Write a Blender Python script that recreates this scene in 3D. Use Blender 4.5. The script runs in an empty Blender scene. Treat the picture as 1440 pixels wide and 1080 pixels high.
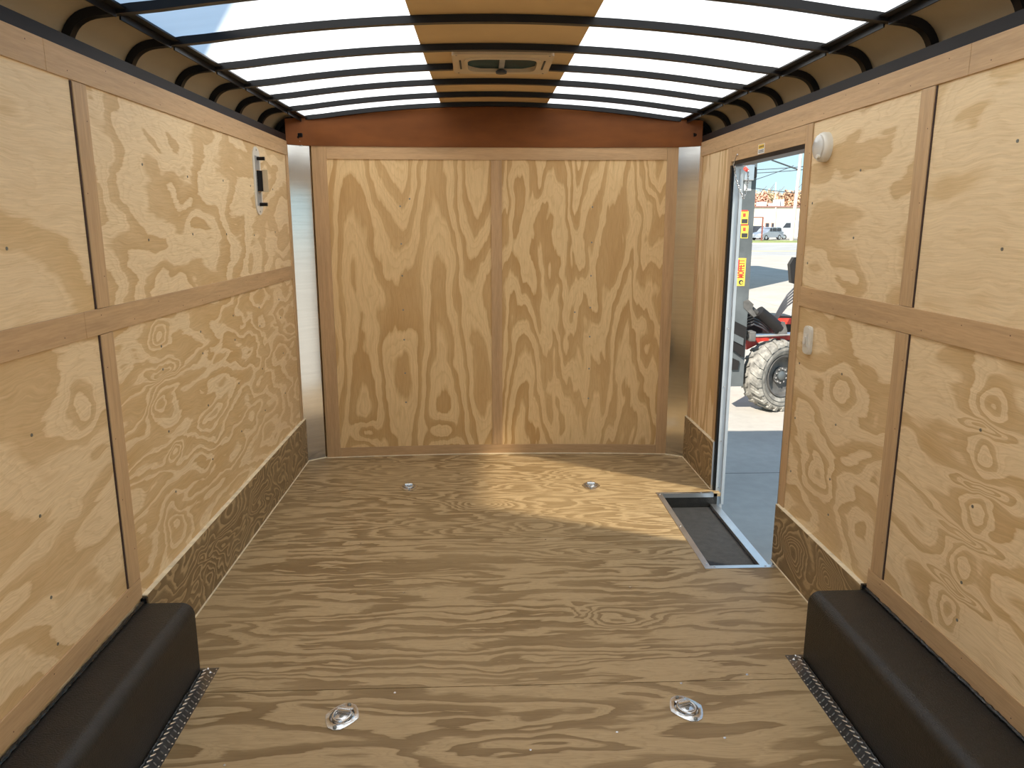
import bpy, bmesh, math, random
from mathutils import Vector, Matrix
PI = math.pi
rnd = random.Random(7)
scn = bpy.context.scene
col = scn.collection

# ------------------------------------------------------------ camera
H = 1.52
F = 1061.46 / 1440 * 36
def cam_axes(p, y):
    cp, sp, cy, sy = math.cos(p), math.sin(p), math.cos(y), math.sin(y)
    right = Vector((cy, -sy, 0))
    fwd = Vector((sy*cp, cy*cp, -sp))
    return right, fwd
CR, CF = cam_axes(0.209664, 0.0391)
CU = CR.cross(CF)
cd = bpy.data.cameras.new('camera'); cam = bpy.data.objects.new('camera', cd); col.objects.link(cam)
cd.sensor_width = 36; cd.lens = F; cd.clip_start = 0.05; cd.clip_end = 1000
m = Matrix((CR, CU, -CF)).transposed().to_4x4(); m.translation = Vector((0, 0, H))
cam.matrix_world = m
scn.camera = cam
def at(px, py, Y):           # the point of the place seen at a pixel, at distance Y along the trailer
    d = CR*((px-720)/1061.46) - CU*((py-540)/1061.46) + CF
    return Vector((0, 0, H)) + d*(Y/d.y)

# ------------------------------------------------------------ view, world, sun
scn.view_settings.view_transform = 'Standard'
scn.view_settings.look = 'None'
scn.view_settings.exposure = 0.3
scn.view_settings.gamma = 1
scn.view_settings.use_curve_mapping = False
w = bpy.data.worlds.new('sky'); scn.world = w; w.use_nodes = True
nt = w.node_tree; nt.nodes.clear()
wo = nt.nodes.new('ShaderNodeOutputWorld'); bg = nt.nodes.new('ShaderNodeBackground')
tc = nt.nodes.new('ShaderNodeTexCoord'); sp = nt.nodes.new('ShaderNodeSeparateXYZ'); cr = nt.nodes.new('ShaderNodeValToRGB')
nt.links.new(tc.outputs['Generated'], sp.inputs[0]); nt.links.new(sp.outputs[2], cr.inputs[0])
cr.color_ramp.elements[0].position = 0.0; cr.color_ramp.elements[0].color = (0.62, 0.84, 0.92, 1)
cr.color_ramp.elements[1].position = 0.7; cr.color_ramp.elements[1].color = (0.36, 0.55, 0.85, 1)
e = cr.color_ramp.elements.new(0.12); e.color = (0.52, 0.78, 0.90, 1)
nt.links.new(cr.outputs[0], bg.inputs[0]); bg.inputs[1].default_value = 1.0
nt.links.new(bg.outputs[0], wo.inputs[0])
SUN_EL = math.radians(40); SUNH = Vector((0.6, 0.8, 0))
sd = bpy.data.lights.new('sun', 'SUN'); sun = bpy.data.objects.new('sun', sd); col.objects.link(sun)
sd.energy = 9.0; sd.angle = math.radians(0.55); sd.color = (1.0, 0.945, 0.86)
dirv = SUNH*math.cos(SUN_EL) + Vector((0, 0, -math.sin(SUN_EL)))
sun.rotation_euler = dirv.to_track_quat('-Z', 'Y').to_euler(); sun.location = -dirv*60
# added spot lamp standing in for sunlight reflected in through the side door
gl = bpy.data.lights.new('glint', 'SPOT'); glo = bpy.data.objects.new('glint', gl); col.objects.link(glo)
gt = Vector((0.55, 4.15, 0)); glo.location = gt + Vector((0.86, -0.51, 1.20))*7
glo.rotation_euler = (gt-glo.location).to_track_quat('-Z', 'Y').to_euler()
gl.energy = 4600; gl.spot_size = math.radians(15); gl.spot_blend = 0.8; gl.shadow_soft_size = 0.28; gl.color = (1.0, 0.91, 0.72)

# ------------------------------------------------------------ materials
def newmat(name):
    m = bpy.data.materials.new(name); m.use_nodes = True
    return m, m.node_tree, m.node_tree.nodes['Principled BSDF']
class G:            # little node-graph helper
    def __init__(s, nt): s.nt = nt
    def n(s, t, **k):
        x = s.nt.nodes.new(t)
        for a, b in k.items(): setattr(x, a, b)
        return x
    def put(s, inp, v):
        if hasattr(v, 'bl_idname') or isinstance(v, bpy.types.NodeSocket): s.nt.links.new(v, inp)
        else: inp.default_value = v
    def m(s, op, a, b=0.0, c=0.0):
        x = s.n('ShaderNodeMath', operation=op)
        s.put(x.inputs[0], a); s.put(x.inputs[1], b); s.put(x.inputs[2], c)
        return x.outputs[0]
    def vec(s, x, y, z):
        c = s.n('ShaderNodeCombineXYZ')
        for i, v in enumerate((x, y, z)): s.put(c.inputs[i], v)
        return c.outputs[0]
    def noise(s, v, scale, detail=3, rough=0.55, dist=0.0):
        x = s.n('ShaderNodeTexNoise'); s.put(x.inputs['Vector'], v)
        x.inputs['Scale'].default_value = scale; x.inputs['Detail'].default_value = detail
        x.inputs['Roughness'].default_value = rough; x.inputs['Distortion'].default_value = dist
        return x.outputs['Fac']
    def ramp(s, f, stops):
        r = s.n('ShaderNodeValToRGB'); s.put(r.inputs[0], f)
        els = r.color_ramp.elements
        while len(els) < len(stops): els.new(0.5)
        for e, (p, c) in zip(els, stops):
            e.position = p; e.color = (*c, 1) if len(c) == 3 else c
        return r.outputs[0]
    def mix(s, f, a, b, typ='MIX'):
        x = s.n('ShaderNodeMix', data_type='RGBA', blend_type=typ)
        s.put(x.inputs[0], f)
        for i, v in ((6, a), (7, b)):
            if isinstance(v, tuple) and len(v) == 3: v = (*v, 1)
            s.put(x.inputs[i], v)
        return x.outputs[2]
    def obj(s):
        t = s.n('ShaderNodeTexCoord'); p = s.n('ShaderNodeSeparateXYZ')
        s.nt.links.new(t.outputs['Object'], p.inputs[0])
        return t.outputs['Object'], p.outputs

def simple(name, c, rough=0.5, metal=0.0, var=0.06, scale=8.0, bump=0.0, bscale=200, stretch=None, spec=0.5, coat=0.0):
    m, nt, b = newmat(name); g = G(nt)
    v, o = g.obj()
    if stretch:
        v = g.vec(g.m('MULTIPLY', o[0], stretch[0]), g.m('MULTIPLY', o[1], stretch[1]), g.m('MULTIPLY', o[2], stretch[2]))
    f = g.noise(v, scale, 4)
    lo = tuple(max(0, x*(1-var*2)) for x in c); hi = tuple(min(1, x*(1+var*2)) for x in c)
    nt.links.new(g.ramp(f, [(0.3, lo), (0.7, hi)]), b.inputs['Base Color'])
    b.inputs['Roughness'].default_value = rough; b.inputs['Metallic'].default_value = metal
    b.inputs['Specular IOR Level'].default_value = spec; b.inputs['Coat Weight'].default_value = coat
    if bump:
        bn = g.n('ShaderNodeBump'); bn.inputs['Strength'].default_value = bump; bn.inputs['Distance'].default_value = 0.002
        nt.links.new(g.noise(v, bscale, 2), bn.inputs['Height']); nt.links.new(bn.outputs[0], b.inputs['Normal'])
    return m

def ply(name, ua, va, seed, light, dark, N=5.0, A=0.0, P=0.5, v0=0.0, B=0.0, C=1.0, su=0.6, sv=2.2, jag=0.02,
        knots=(), split=(0.44, 0.55, 0.93), rough=0.55, warp=0.3, mid=None, jsu=5, jsv=50, cw=0.12, fine=0.25):
    """rotary-cut plywood face: contour bands of a smooth height field, grain along axis ua"""
    m, nt, b = newmat(name); g = G(nt)
    _, o = g.obj()
    u, v = o['XYZ'.index(ua)], o['XYZ'.index(va)]
    wv = g.vec(g.m('MULTIPLY', u, 3.5), g.m('MULTIPLY', v, 7.0), seed+11)
    w1 = g.n('ShaderNodeTexNoise'); g.put(w1.inputs['Vector'], wv); w1.inputs['Scale'].default_value = 1.0; w1.inputs['Detail'].default_value = 3
    wc_ = g.n('ShaderNodeSeparateColor'); nt.links.new(w1.outputs['Color'], wc_.inputs[0])
    u = g.m('ADD', u, g.m('MULTIPLY', g.m('SUBTRACT', wc_.outputs[0], 0.5), cw)); v = g.m('ADD', v, g.m('MULTIPLY', g.m('SUBTRACT', wc_.outputs[1], 0.5), cw*0.5))
    n1 = g.noise(g.vec(g.m('MULTIPLY', u, su), g.m('MULTIPLY', v, sv), seed), 1.0, 2.5, 0.5, 0.4)
    n2 = g.noise(g.vec(g.m('MULTIPLY', u, jsu), g.m('MULTIPLY', v, jsv), seed+3), 1.0, 3, 0.6)
    n3 = g.noise(g.vec(g.m('MULTIPLY', u, 2.2), g.m('MULTIPLY', v, 5.0), seed+7), 1.0, 2)
    h = g.m('MULTIPLY', n1, C)
    h = g.m('ADD', h, g.m('MULTIPLY', n3, warp*0.35))
    h = g.m('ADD', h, g.m('MULTIPLY', n2, jag*3.2))
    if B: h = g.m('ADD', h, g.m('MULTIPLY', u, B))
    if A:
        ph = g.m('MULTIPLY', g.m('SUBTRACT', v, v0), 2*PI/P)
        ph = g.m('ADD', ph, g.m('MULTIPLY', g.m('SUBTRACT', n3, 0.5), warp*5))
        h = g.m('ADD', h, g.m('MULTIPLY', g.m('COSINE', ph), A))
    for (ku, kv, ru, rv, ka) in knots:
        a = g.m('DIVIDE', g.m('SUBTRACT', u, ku), ru); c = g.m('DIVIDE', g.m('SUBTRACT', v, kv), rv)
        d = g.m('ADD', g.m('MULTIPLY', a, a), g.m('MULTIPLY', c, c))
        h = g.m('ADD', h, g.m('MULTIPLY', g.m('EXPONENT', g.m('MULTIPLY', d, -1.0)), ka))
    t = g.m('FRACT', g.m('MULTIPLY', h, N))
    mid = mid or tuple((p*0.25+q*0.75) for p, q in zip(light, dark))
    a, c, d = split
    base = g.ramp(t, [(0.0, light), (a, light), (c, mid), (d, dark), (min(0.995, d+0.035), light), (1.0, light)])
    fade = g.noise(g.vec(g.m('MULTIPLY', u, 1.1), g.m('MULTIPLY', v, 2.0), seed+20), 1.0, 2)
    base = g.mix(g.ramp(fade, [(0.35, (0.0,)*3), (0.75, (0.40,)*3)]), base, light)
    t2 = g.m('FRACT', g.m('MULTIPLY', h, N*5.0))
    base = g.mix(g.m('MULTIPLY', g.ramp(t2, [(0.0, (0.0,)*3), (0.6, (0.15,)*3), (0.9, (1.0,)*3), (1.0, (0.0,)*3)]), fine), base, dark)
    fk = g.noise(g.vec(g.m('MULTIPLY', u, 45), g.m('MULTIPLY', v, 330), seed+9), 1.0, 2)
    base = g.mix(g.ramp(fk, [(0.62, (0.0,)*3), (0.72, (0.30,)*3)]), base, dark)
    fib = g.noise(g.vec(g.m('MULTIPLY', u, 9), g.m('MULTIPLY', v, 260), seed+5), 1.0, 3, 0.6)
    base = g.mix(1.0, base, g.ramp(fib, [(0.25, (0.86, 0.84, 0.80)), (0.7, (1.05, 1.05, 1.05))]), 'MULTIPLY')
    nt.links.new(base, b.inputs['Base Color'])
    b.inputs['Roughness'].default_value = rough; b.inputs['Specular IOR Level'].default_value = 0.35
    bn = g.n('ShaderNodeBump'); bn.inputs['Strength'].default_value = 0.15; bn.inputs['Distance'].default_value = 0.001
    nt.links.new(fib, bn.inputs['Height']); nt.links.new(bn.outputs[0], b.inputs['Normal'])
    return m

def batten(name, axis, c=(0.54, 0.355, 0.190), seed=0):
    m, nt, b = newmat(name); g = G(nt)
    _, o = g.obj()
    s = [26, 26, 26]; s['XYZ'.index(axis)] = 1.3
    v = g.vec(*[g.m('MULTIPLY', o[i], float(s[i])) for i in range(3)])
    f = g.noise(v, 1.0, 4, 0.6, 0.8)
    s2 = [220, 220, 220]; s2['XYZ'.index(axis)] = 14
    v2 = g.vec(*[g.m('MULTIPLY', o[i], float(s2[i])) for i in range(3)])
    f2 = g.noise(v2, 1.0, 2)
    base = g.ramp(f, [(0.3, tuple(x*0.84 for x in c)), (0.5, c), (0.72, tuple(min(1, x*1.12) for x in c))])
    base = g.mix(1.0, base, g.ramp(f2, [(0.3, (0.90, 0.88, 0.85)), (0.65, (1.03, 1.03, 1.03))]), 'MULTIPLY')
    nt.links.new(base, b.inputs['Base Color']); b.inputs['Roughness'].default_value = 0.5; b.inputs['Specular IOR Level'].default_value = 0.35
    return m

WL, WD = (0.82, 0.63, 0.385), (0.585, 0.385, 0.180)        # sanded pine wall sheets
FL, FD = (0.47, 0.335, 0.180), (0.230, 0.145, 0.062)       # treated floor sheets
FRL, FRD = (0.74, 0.510, 0.255), (0.49, 0.280, 0.100)
M = {}
M['front_left'] = ply('pine plywood with arching figure', 'Z', 'X', 1.3, FRL, FRD, N=5.2, A=-0.24, P=0.52, v0=-0.79, B=0.26, C=0.55, su=0.7, sv=2.6, jag=0.012,
                      knots=((1.15, -0.53, 0.5, 0.11, -0.35), (1.1, 0.0, 0.35, 0.1, -0.3), (0.16, -0.78, 0.09, 0.09, 0.35), (0.16, -0.26, 0.09, 0.09, 0.35)), warp=0.25)
M['front_right'] = ply('pine plywood with slanting figure', 'Z', 'X', 8.1, FRL, FRD, N=6.0, A=0.16, P=0.62, v0=0.62, B=0.35, C=0.95, su=0.9, sv=4.6, jag=0.015, warp=0.5)
M['left_up_far'] = ply('pale pine plywood, upper sheet', 'Y', 'Z', 2.2, WL, WD, N=5.5, C=1.2, su=1.2, sv=2.0, jag=0.02, B=0.3, warp=0.9, cw=0.16)
M['left_up_near'] = ply('pale pine plywood, clouded sheet', 'Y', 'Z', 5.2, WL, (0.65, 0.445, 0.215), N=3.0, C=1.0, su=1.1, sv=2.4, jag=0.03, warp=0.6)
M['left_low_far'] = ply('pine plywood, knotty lower sheet', 'Y', 'Z', 3.7, WL, (0.61, 0.395, 0.175), N=11.0, C=0.95, su=0.75, sv=3.1, jag=0.014, warp=0.9, cw=0.2, B=0.12, split=(0.26, 0.36, 0.92),
                        knots=((2.75, 1.12, 0.09, 0.05, 0.26), (2.74, 1.00, 0.14, 0.022, -0.30), (2.73, 0.88, 0.10, 0.07, 0.26), (2.78, 0.68, 0.07, 0.03, -0.30), (2.72, 0.42, 0.10, 0.10, 0.22), (3.2, 0.72, 0.25, 0.05, 0.18)))
M['left_low_near'] = ply('pine plywood, wavy lower sheet', 'Y', 'Z', 9.7, WL, WD, N=5.0, C=1.0, su=0.9, sv=2.6, jag=0.02, warp=0.7, B=0.4,
                         knots=((2.17, 0.98, 0.06, 0.09, 0.24), (1.7, 0.6, 0.2, 0.08, 0.3)), cw=0.2)
M['right_up_far'] = ply('pine plywood, sheet behind lamp', 'Y', 'Z', 12.4, WL, WD, N=5.2, C=1.0, su=0.9, sv=2.6, jag=0.02, warp=0.8)
M['right_up_near'] = ply('pine plywood, clouded upper sheet', 'Y', 'Z', 15.4, WL, (0.65, 0.445, 0.215), N=3.4, C=1.1, su=1.2, sv=1.8, jag=0.02, warp=0.8)
M['right_low_far'] = ply('pine plywood, sheet below switch', 'Y', 'Z', 18.9, WL, WD, N=6.0, C=1.0, su=1.2, sv=2.6, jag=0.014, warp=0.9, cw=0.18,
                         knots=((2.85, 0.55, 0.14, 0.10, 0.3), (2.7, 0.9, 0.12, 0.08, 0.3)))
M['right_low_near'] = ply('pine plywood with a row of knots', 'Y', 'Z', 22.6, WL, WD, N=8.5, C=0.8, su=0.8, sv=2.6, jag=0.010, warp=0.7, B=-0.22, cw=0.17,
                          knots=((1.86, 1.05, 0.055, 0.045, 0.20), (1.88, 0.975, 0.11, 0.016, -0.30), (1.88, 0.90, 0.055, 0.045, 0.20), (1.90, 0.82, 0.12, 0.016, -0.32), (1.90, 0.74, 0.06, 0.05, 0.22), (1.92, 0.66, 0.12, 0.016, -0.32), (1.92, 0.58, 0.06, 0.05, 0.24), (1.94, 0.50, 0.12, 0.016, -0.32), (1.95, 0.42, 0.06, 0.05, 0.22)))
M['right_front'] = ply('pine plywood, narrow sheet ahead of door', 'Z', 'Y', 25.0, WL, WD, N=6.0, C=0.9, su=0.6, sv=6.5, jag=0.015, warp=0.3)
M['floor_front'] = ply('treated plywood floor, tight grain', 'X', 'Y', 31.0, FL, FD, N=12.0, C=1.25, su=1.0, sv=4.2, jag=0.03, warp=0.8, split=(0.30, 0.50, 0.92), jsu=5, jsv=70,
                       knots=((-0.02, 3.95, 0.16, 0.06, 0.4), (0.7, 4.4, 0.3, 0.1, 0.3)))
M['floor_mid'] = ply('treated plywood floor, middle sheet', 'X', 'Y', 34.0, FL, FD, N=10.5, C=1.0, su=0.55, sv=4.6, jag=0.03, warp=0.45, cw=0.2, split=(0.42, 0.55, 0.92),
                     knots=((0.52, 2.68, 0.13, 0.05, 0.30), (0.40, 2.74, 0.05, 0.07, -0.20), (0.55, 3.3, 0.25, 0.05, -0.4)))
M['floor_near'] = ply('treated plywood floor, clouded sheet', 'X', 'Y', 37.5, FL, FD, N=6.0, C=1.2, su=1.1, sv=5.0, jag=0.03, warp=0.5, split=(0.42, 0.55, 0.93))
M['kick'] = ply('treated plywood kickboard, wild grain', 'Y', 'Z', 41.0, FL, (0.17, 0.11, 0.048), N=15.0, C=1.2, su=2.2, sv=4.6, jag=0.01, warp=1.0, split=(0.10, 0.28, 0.86))
M['kick_door'] = ply('treated plywood kickboard, ringed grain', 'Y', 'Z', 44.0, FL, (0.17, 0.11, 0.048), N=13.0, C=1.1, su=2.6, sv=4.0, jag=0.01, warp=1.0, split=(0.10, 0.28, 0.86),
                      knots=((2.95, 0.15, 0.10, 0.07, 0.5), (2.65, 0.17, 0.08, 0.06, 0.5)))
M['edge'] = simple('raw plywood edge', (0.78, 0.66, 0.46), 0.7, var=0.1, scale=20)
M['bat_y'] = batten('luan batten along', 'Y'); M['bat_z'] = batten('luan batten upright', 'Z'); M['bat_x'] = batten('luan batten across', 'X')
M['bat_front'] = batten('alder batten upright', 'Z', (0.50, 0.31, 0.155)); M['bat_front_x'] = batten('alder batten across', 'X', (0.50, 0.31, 0.155))
M['header'] = simple('red-brown luan header', (0.17, 0.055, 0.013), 0.5, var=0.10, scale=3, stretch=(1, 1, 3), spec=0.15)
M['strip'] = simple('tan underside of roof strip', (0.60, 0.415, 0.20), 0.55, var=0.05, scale=2.5)
M['cove'] = simple('tan painted roof cove', (0.50, 0.41, 0.27), 0.38, var=0.04, scale=3)
M['black'] = simple('black painted steel', (0.007, 0.0065, 0.007), 0.38, var=0.1, spec=0.25)
M['rail'] = simple('black steel roof rail', (0.010, 0.007, 0.007), 0.5, var=0.1, spec=0.25)
M['gap'] = simple('dark gap', (0.05, 0.025, 0.018), 0.8)
M['box'] = simple('black undercoated steel', (0.012, 0.0095, 0.007), 0.42, var=0.2, scale=30, bump=1.0, bscale=260)
M['seal'] = simple('black sealant', (0.010, 0.010, 0.010), 0.25, bump=1.0, bscale=90)
M['alu'] = simple('brushed aluminium', (0.66, 0.64, 0.60), 0.16, 1.0, var=0.03, stretch=(1, 1, 30), scale=3)
M['alu_trim'] = simple('aluminium trim', (0.70, 0.70, 0.70), 0.32, 1.0, var=0.04)
M['alu_white'] = simple('white aluminium', (0.60, 0.64, 0.68), 0.35, 0.4, var=0.03)
M['tread'] = simple('bright diamond plate', (0.24, 0.23, 0.225), 0.30, 1.0, var=0.08, scale=40)
M['lug'] = simple('lugs with caught light in colour', (0.80, 0.78, 0.74), 0.35, 1.0, var=0.05, scale=40)  # light caught by the raised lugs is put into their lighter colour
M['zinc'] = simple('zinc plated steel', (0.66, 0.66, 0.66), 0.26, 1.0, var=0.06, scale=40)
M['screw'] = simple('zinc screw', (0.22, 0.22, 0.20), 0.4, 0.8)
M['white_plastic'] = simple('white plastic', (0.70, 0.66, 0.58), 0.35, var=0.02)
M['lens'] = simple('frosted lens', (0.58, 0.56, 0.52), 0.18, var=0.03, coat=0.5)
M['cream_plastic'] = simple('cream plastic', (0.55, 0.43, 0.28), 0.45, var=0.03)
M['mat'] = simple('black rubber mat', (0.030, 0.028, 0.026), 0.75, var=0.15, scale=25, bump=0.5, bscale=300)
M['smoked'] = simple('smoked vent screen', (0.004, 0.034, 0.042), 0.5, var=0.3, scale=6, spec=0.1)
M['grey_plastic'] = simple('grey plastic', (0.30, 0.30, 0.29), 0.5)
M['red'] = simple('red painted steel', (0.50, 0.035, 0.02), 0.45, var=0.2)
M['mast'] = simple('grey steel mast', (0.11, 0.12, 0.12), 0.45, 0.4, var=0.15, scale=3)
M['rubber'] = simple('dusty tyre rubber', (0.22, 0.205, 0.175), 0.85, var=0.25, scale=12, bump=0.6, bscale=60)
M['tread_dark'] = simple('worn tyre groove', (0.10, 0.10, 0.09), 0.85, var=0.2)
M['rim'] = simple('dusty wheel rim', (0.085, 0.08, 0.072), 0.6, var=0.2, scale=10)
M['cyl'] = simple('dark hydraulic cylinder', (0.016, 0.014, 0.013), 0.45, spec=0.25)
M['hose'] = simple('black hose', (0.05, 0.05, 0.055), 0.3)
M['yellow'] = simple('yellow decal', (0.85, 0.55, 0.06), 0.5)
M['decal_red'] = simple('red decal ink', (0.65, 0.05, 0.03), 0.5)
M['paper'] = simple('white label', (0.75, 0.75, 0.72), 0.6)
M['ink'] = simple('dark decal ink', (0.03, 0.03, 0.03), 0.6)
M['pole'] = simple('weathered utility pole', (0.60, 0.50, 0.42), 0.9, var=0.15, stretch=(8, 8, 0.5), scale=2)
M['wire'] = simple('power cable', (0.08, 0.09, 0.10), 0.6)
M['bld'] = simple('cream painted wall', (0.58, 0.52, 0.42), 0.9, var=0.04)
M['bldtrim'] = simple('dull brick-red coping', (0.25, 0.13, 0.10), 0.8)
M['glassdark'] = simple('dark window glass', (0.035, 0.04, 0.05), 0.12)
M['silver'] = simple('silver car paint', (0.36, 0.39, 0.43), 0.3, 0.4, var=0.03)
M['darkpaint'] = simple('dark grey car paint', (0.07, 0.075, 0.09), 0.25, 0.3)
M['redpaint'] = simple('red car paint', (0.40, 0.03, 0.03), 0.3)
M['whitepaint'] = simple('white van paint', (0.55, 0.57, 0.60), 0.4)
M['tyre'] = simple('black tyre', (0.03, 0.03, 0.03), 0.8)
M['frame_red'] = simple('rust-red steel frame', (0.22, 0.07, 0.05), 0.6)
M['trunk'] = simple('tree bark', (0.16, 0.12, 0.09), 0.9)
M['grass'] = simple('short grass', (0.21, 0.24, 0.07), 0.95, var=0.25, scale=1.5)

def translucent(name, tint):
    m, nt, b = newmat(name); nt.nodes.remove(b); g = G(nt)
    v, o = g.obj()
    f = g.noise(g.vec(g.m('MULTIPLY', o[0], 1.2), g.m('MULTIPLY', o[1], 4.0), 0.0), 1.5, 3)
    c = g.ramp(f, [(0.3, tuple(x*0.90 for x in tint)), (0.7, tint)])
    t = g.n('ShaderNodeBsdfTranslucent'); d = g.n('ShaderNodeBsdfDiffuse'); mx = g.n('ShaderNodeMixShader')
    nt.links.new(c, t.inputs[0]); nt.links.new(c, d.inputs[0]); mx.inputs[0].default_value = 0.12
    nt.links.new(t.outputs[0], mx.inputs[1]); nt.links.new(d.outputs[0], mx.inputs[2])
    nt.links.new(mx.outputs[0], nt.nodes['Material Output'].inputs[0])
    return m
M['skylight'] = translucent('white translucent roof sheet', (0.95, 0.95, 0.93))
def concrete(name, c, seam=4.5, off=(0, 0)):
    m, nt, b = newmat(name); g = G(nt)
    v, o = g.obj()
    f = g.noise(v, 0.6, 6, 0.65); f2 = g.noise(v, 9, 4)
    base = g.ramp(f, [(0.3, tuple(x*0.85 for x in c)), (0.7, tuple(x*1.08 for x in c))])
    base = g.mix(1.0, base, g.ramp(f2, [(0.3, (0.93,)*3), (0.7, (1.04,)*3)]), 'MULTIPLY')
    def line(s, k):
        q = g.m('FRACT', g.m('DIVIDE', g.m('ADD', s, k), seam))
        return g.m('LESS_THAN', q, 0.018/seam)
    ln = g.m('MAXIMUM', line(o[0], off[0]), line(o[1], off[1]))
    base = g.mix(g.m('MULTIPLY', ln, 0.65), base, (0.06, 0.055, 0.05))
    nt.links.new(base, b.inputs['Base Color']); b.inputs['Roughness'].default_value = 0.9
    return m
M['concrete'] = concrete('yard concrete', (0.40, 0.36, 0.30), 4.2, (0.5, 2.1))
M['road'] = concrete('road surface', (0.34, 0.33, 0.31), 900)
M['leaf_o'] = simple('orange autumn leaves', (0.58, 0.36, 0.22), 0.9, var=0.25, scale=0.7)
M['leaf_y'] = simple('yellow autumn leaves', (0.60, 0.47, 0.28), 0.9, var=0.25, scale=0.7)
M['leaf_r'] = simple('russet autumn leaves', (0.56, 0.30, 0.21), 0.9, var=0.25, scale=0.7)
M['leaf_g'] = simple('olive green leaves', (0.42, 0.44, 0.22), 0.9, var=0.25, scale=0.7)

# ------------------------------------------------------------ mesh helpers
class MB:
    def __init__(s): s.bm = bmesh.new()
    def box(s, x0, x1, y0, y1, z0, z1, bev=0.0, rot=None, piv=None):
        r = bmesh.ops.create_cube(s.bm, size=1)['verts']
        for v in r: v.co = Vector((x0+(x1-x0)*(v.co.x+.5), y0+(y1-y0)*(v.co.y+.5), z0+(z1-z0)*(v.co.z+.5)))
        if bev:
            es = list({e for v in r for e in v.link_edges})
            out = bmesh.ops.bevel(s.bm, geom=es, offset=bev, segments=2, affect='EDGES', profile=0.5)
            r = out['verts']
        if rot is not None:
            c = Vector(piv) if piv else Vector(((x0+x1)/2, (y0+y1)/2, (z0+z1)/2))
            for v in set(r): v.co = c + rot @ (v.co-c)
        return s
    def cyl(s, p0, p1, r, r2=None, seg=20, caps=True):
        p0, p1 = Vector(p0), Vector(p1); d = p1-p0
        q = Vector((0, 0, 1)).rotation_difference(d.normalized())
        vs = bmesh.ops.create_cone(s.bm, cap_ends=caps, segments=seg, radius1=r, radius2=r if r2 is None else r2, depth=d.length)['verts']
        for v in vs: v.co = q @ v.co + (p0+p1)/2
        return s
    def tube(s, pts, r, seg=8, closed=False):
        pts = [Vector(p) for p in pts]; n = len(pts); rings = []
        ref = Vector((0, 0, 1))
        for i in range(n):
            a = pts[(i-1) % n] if (closed or i > 0) else pts[i]; c = pts[(i+1) % n] if (closed or i < n-1) else pts[i]
            t = (c-a).normalized()
            up = ref if abs(t.dot(ref)) < 0.95 else Vector((1, 0, 0))
            x = t.cross(up).normalized(); y = x.cross(t)
            rr = r[i] if isinstance(r, (list, tuple)) else r
            rings.append([s.bm.verts.new(pts[i]+x*rr*math.cos(2*PI*k/seg)+y*rr*math.sin(2*PI*k/seg)) for k in range(seg)])
        for i in range(n if closed else n-1):
            A, B = rings[i], rings[(i+1) % n]
            for k in range(seg):
                try: s.bm.faces.new((A[k], A[(k+1) % seg], B[(k+1) % seg], B[k]))
                except ValueError: pass
        if not closed:
            for R_ in (rings[0], rings[-1]):
                try: s.bm.faces.new(R_)
                except ValueError: pass
        return s
    def prism(s, poly, fn, a, b):      # polygon (p,q) swept from a to b; fn(p,q,t) -> xyz
        A = [s.bm.verts.new(fn(p, q, a)) for p, q in poly]; B = [s.bm.verts.new(fn(p, q, b)) for p, q in poly]
        n = len(poly)
        s.bm.faces.new(A); s.bm.faces.new(B[::-1])
        for i in range(n): s.bm.faces.new((A[i], B[i], B[(i+1) % n], A[(i+1) % n]))
        return s
    def lathe(s, prof, mat4=Matrix(), seg=32, closed=False, cap=True):  # prof: (r, h) about local Z
        rings = []
        for r_, h_ in prof:
            rings.append([s.bm.verts.new(mat4 @ Vector((r_*math.cos(2*PI*k/seg), r_*math.sin(2*PI*k/seg), h_))) for k in range(seg)])
        n = len(rings)
        for i in range(n if closed else n-1):
            A, B = rings[i], rings[(i+1) % n]
            for k in range(seg): s.bm.faces.new((A[k], A[(k+1) % seg], B[(k+1) % seg], B[k]))
        if not closed and cap:
            for R_, (r_, _) in ((rings[0], prof[0]), (rings[-1], prof[-1])):
                if r_ > 1e-5: s.bm.faces.new(R_)
        return s
    def build(s, name, mat, parent=None, smooth=False, kind=None):
        bmesh.ops.remove_doubles(s.bm, verts=s.bm.verts, dist=1e-6)
        bmesh.ops.recalc_face_normals(s.bm, faces=s.bm.faces)
        me = bpy.data.meshes.new(name); s.bm.to_mesh(me); s.bm.free()
        o = bpy.data.objects.new(name, me); col.objects.link(o)
        if isinstance(mat, str): mat = M[mat]
        me.materials.append(mat)
        if smooth:
            for p in me.polygons: p.use_smooth = True
            try: me.set_sharp_from_angle(angle=math.radians(40))
            except Exception: pass
        if parent is not None: setpar(o, parent)
        if kind: o['kind'] = kind
        return o
def setpar(o, p):
    o.parent = p; o.matrix_parent_inverse = wm(p).inverted()
def wm(o):
    m = Matrix.LocRotScale(o.location, o.rotation_euler, o.scale)
    if o.parent: m = wm(o.parent) @ o.matrix_parent_inverse @ m
    return m
def empty(name, loc=(0, 0, 0), label=None, cat=None, group=None, kind=None):
    o = bpy.data.objects.new(name, None); col.objects.link(o); o.location = loc; o.empty_display_size = 0.1
    return tag(o, label, cat, group, kind)
def tag(o, label=None, cat=None, group=None, kind=None):
    if label: o['label'] = label
    if cat: o['category'] = cat
    if group: o['group'] = group
    if kind: o['kind'] = kind
    return o
def dup(root, loc, rz, label):
    r = root.copy(); col.objects.link(r); r.location = loc; r.rotation_euler = (0, 0, rz); r['label'] = label
    for ch in list(root.children):
        c = ch.copy(); col.objects.link(c); c.parent = r
        for g_ in list(ch.children):
            d = g_.copy(); col.objects.link(d); d.parent = c
    return r

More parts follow.
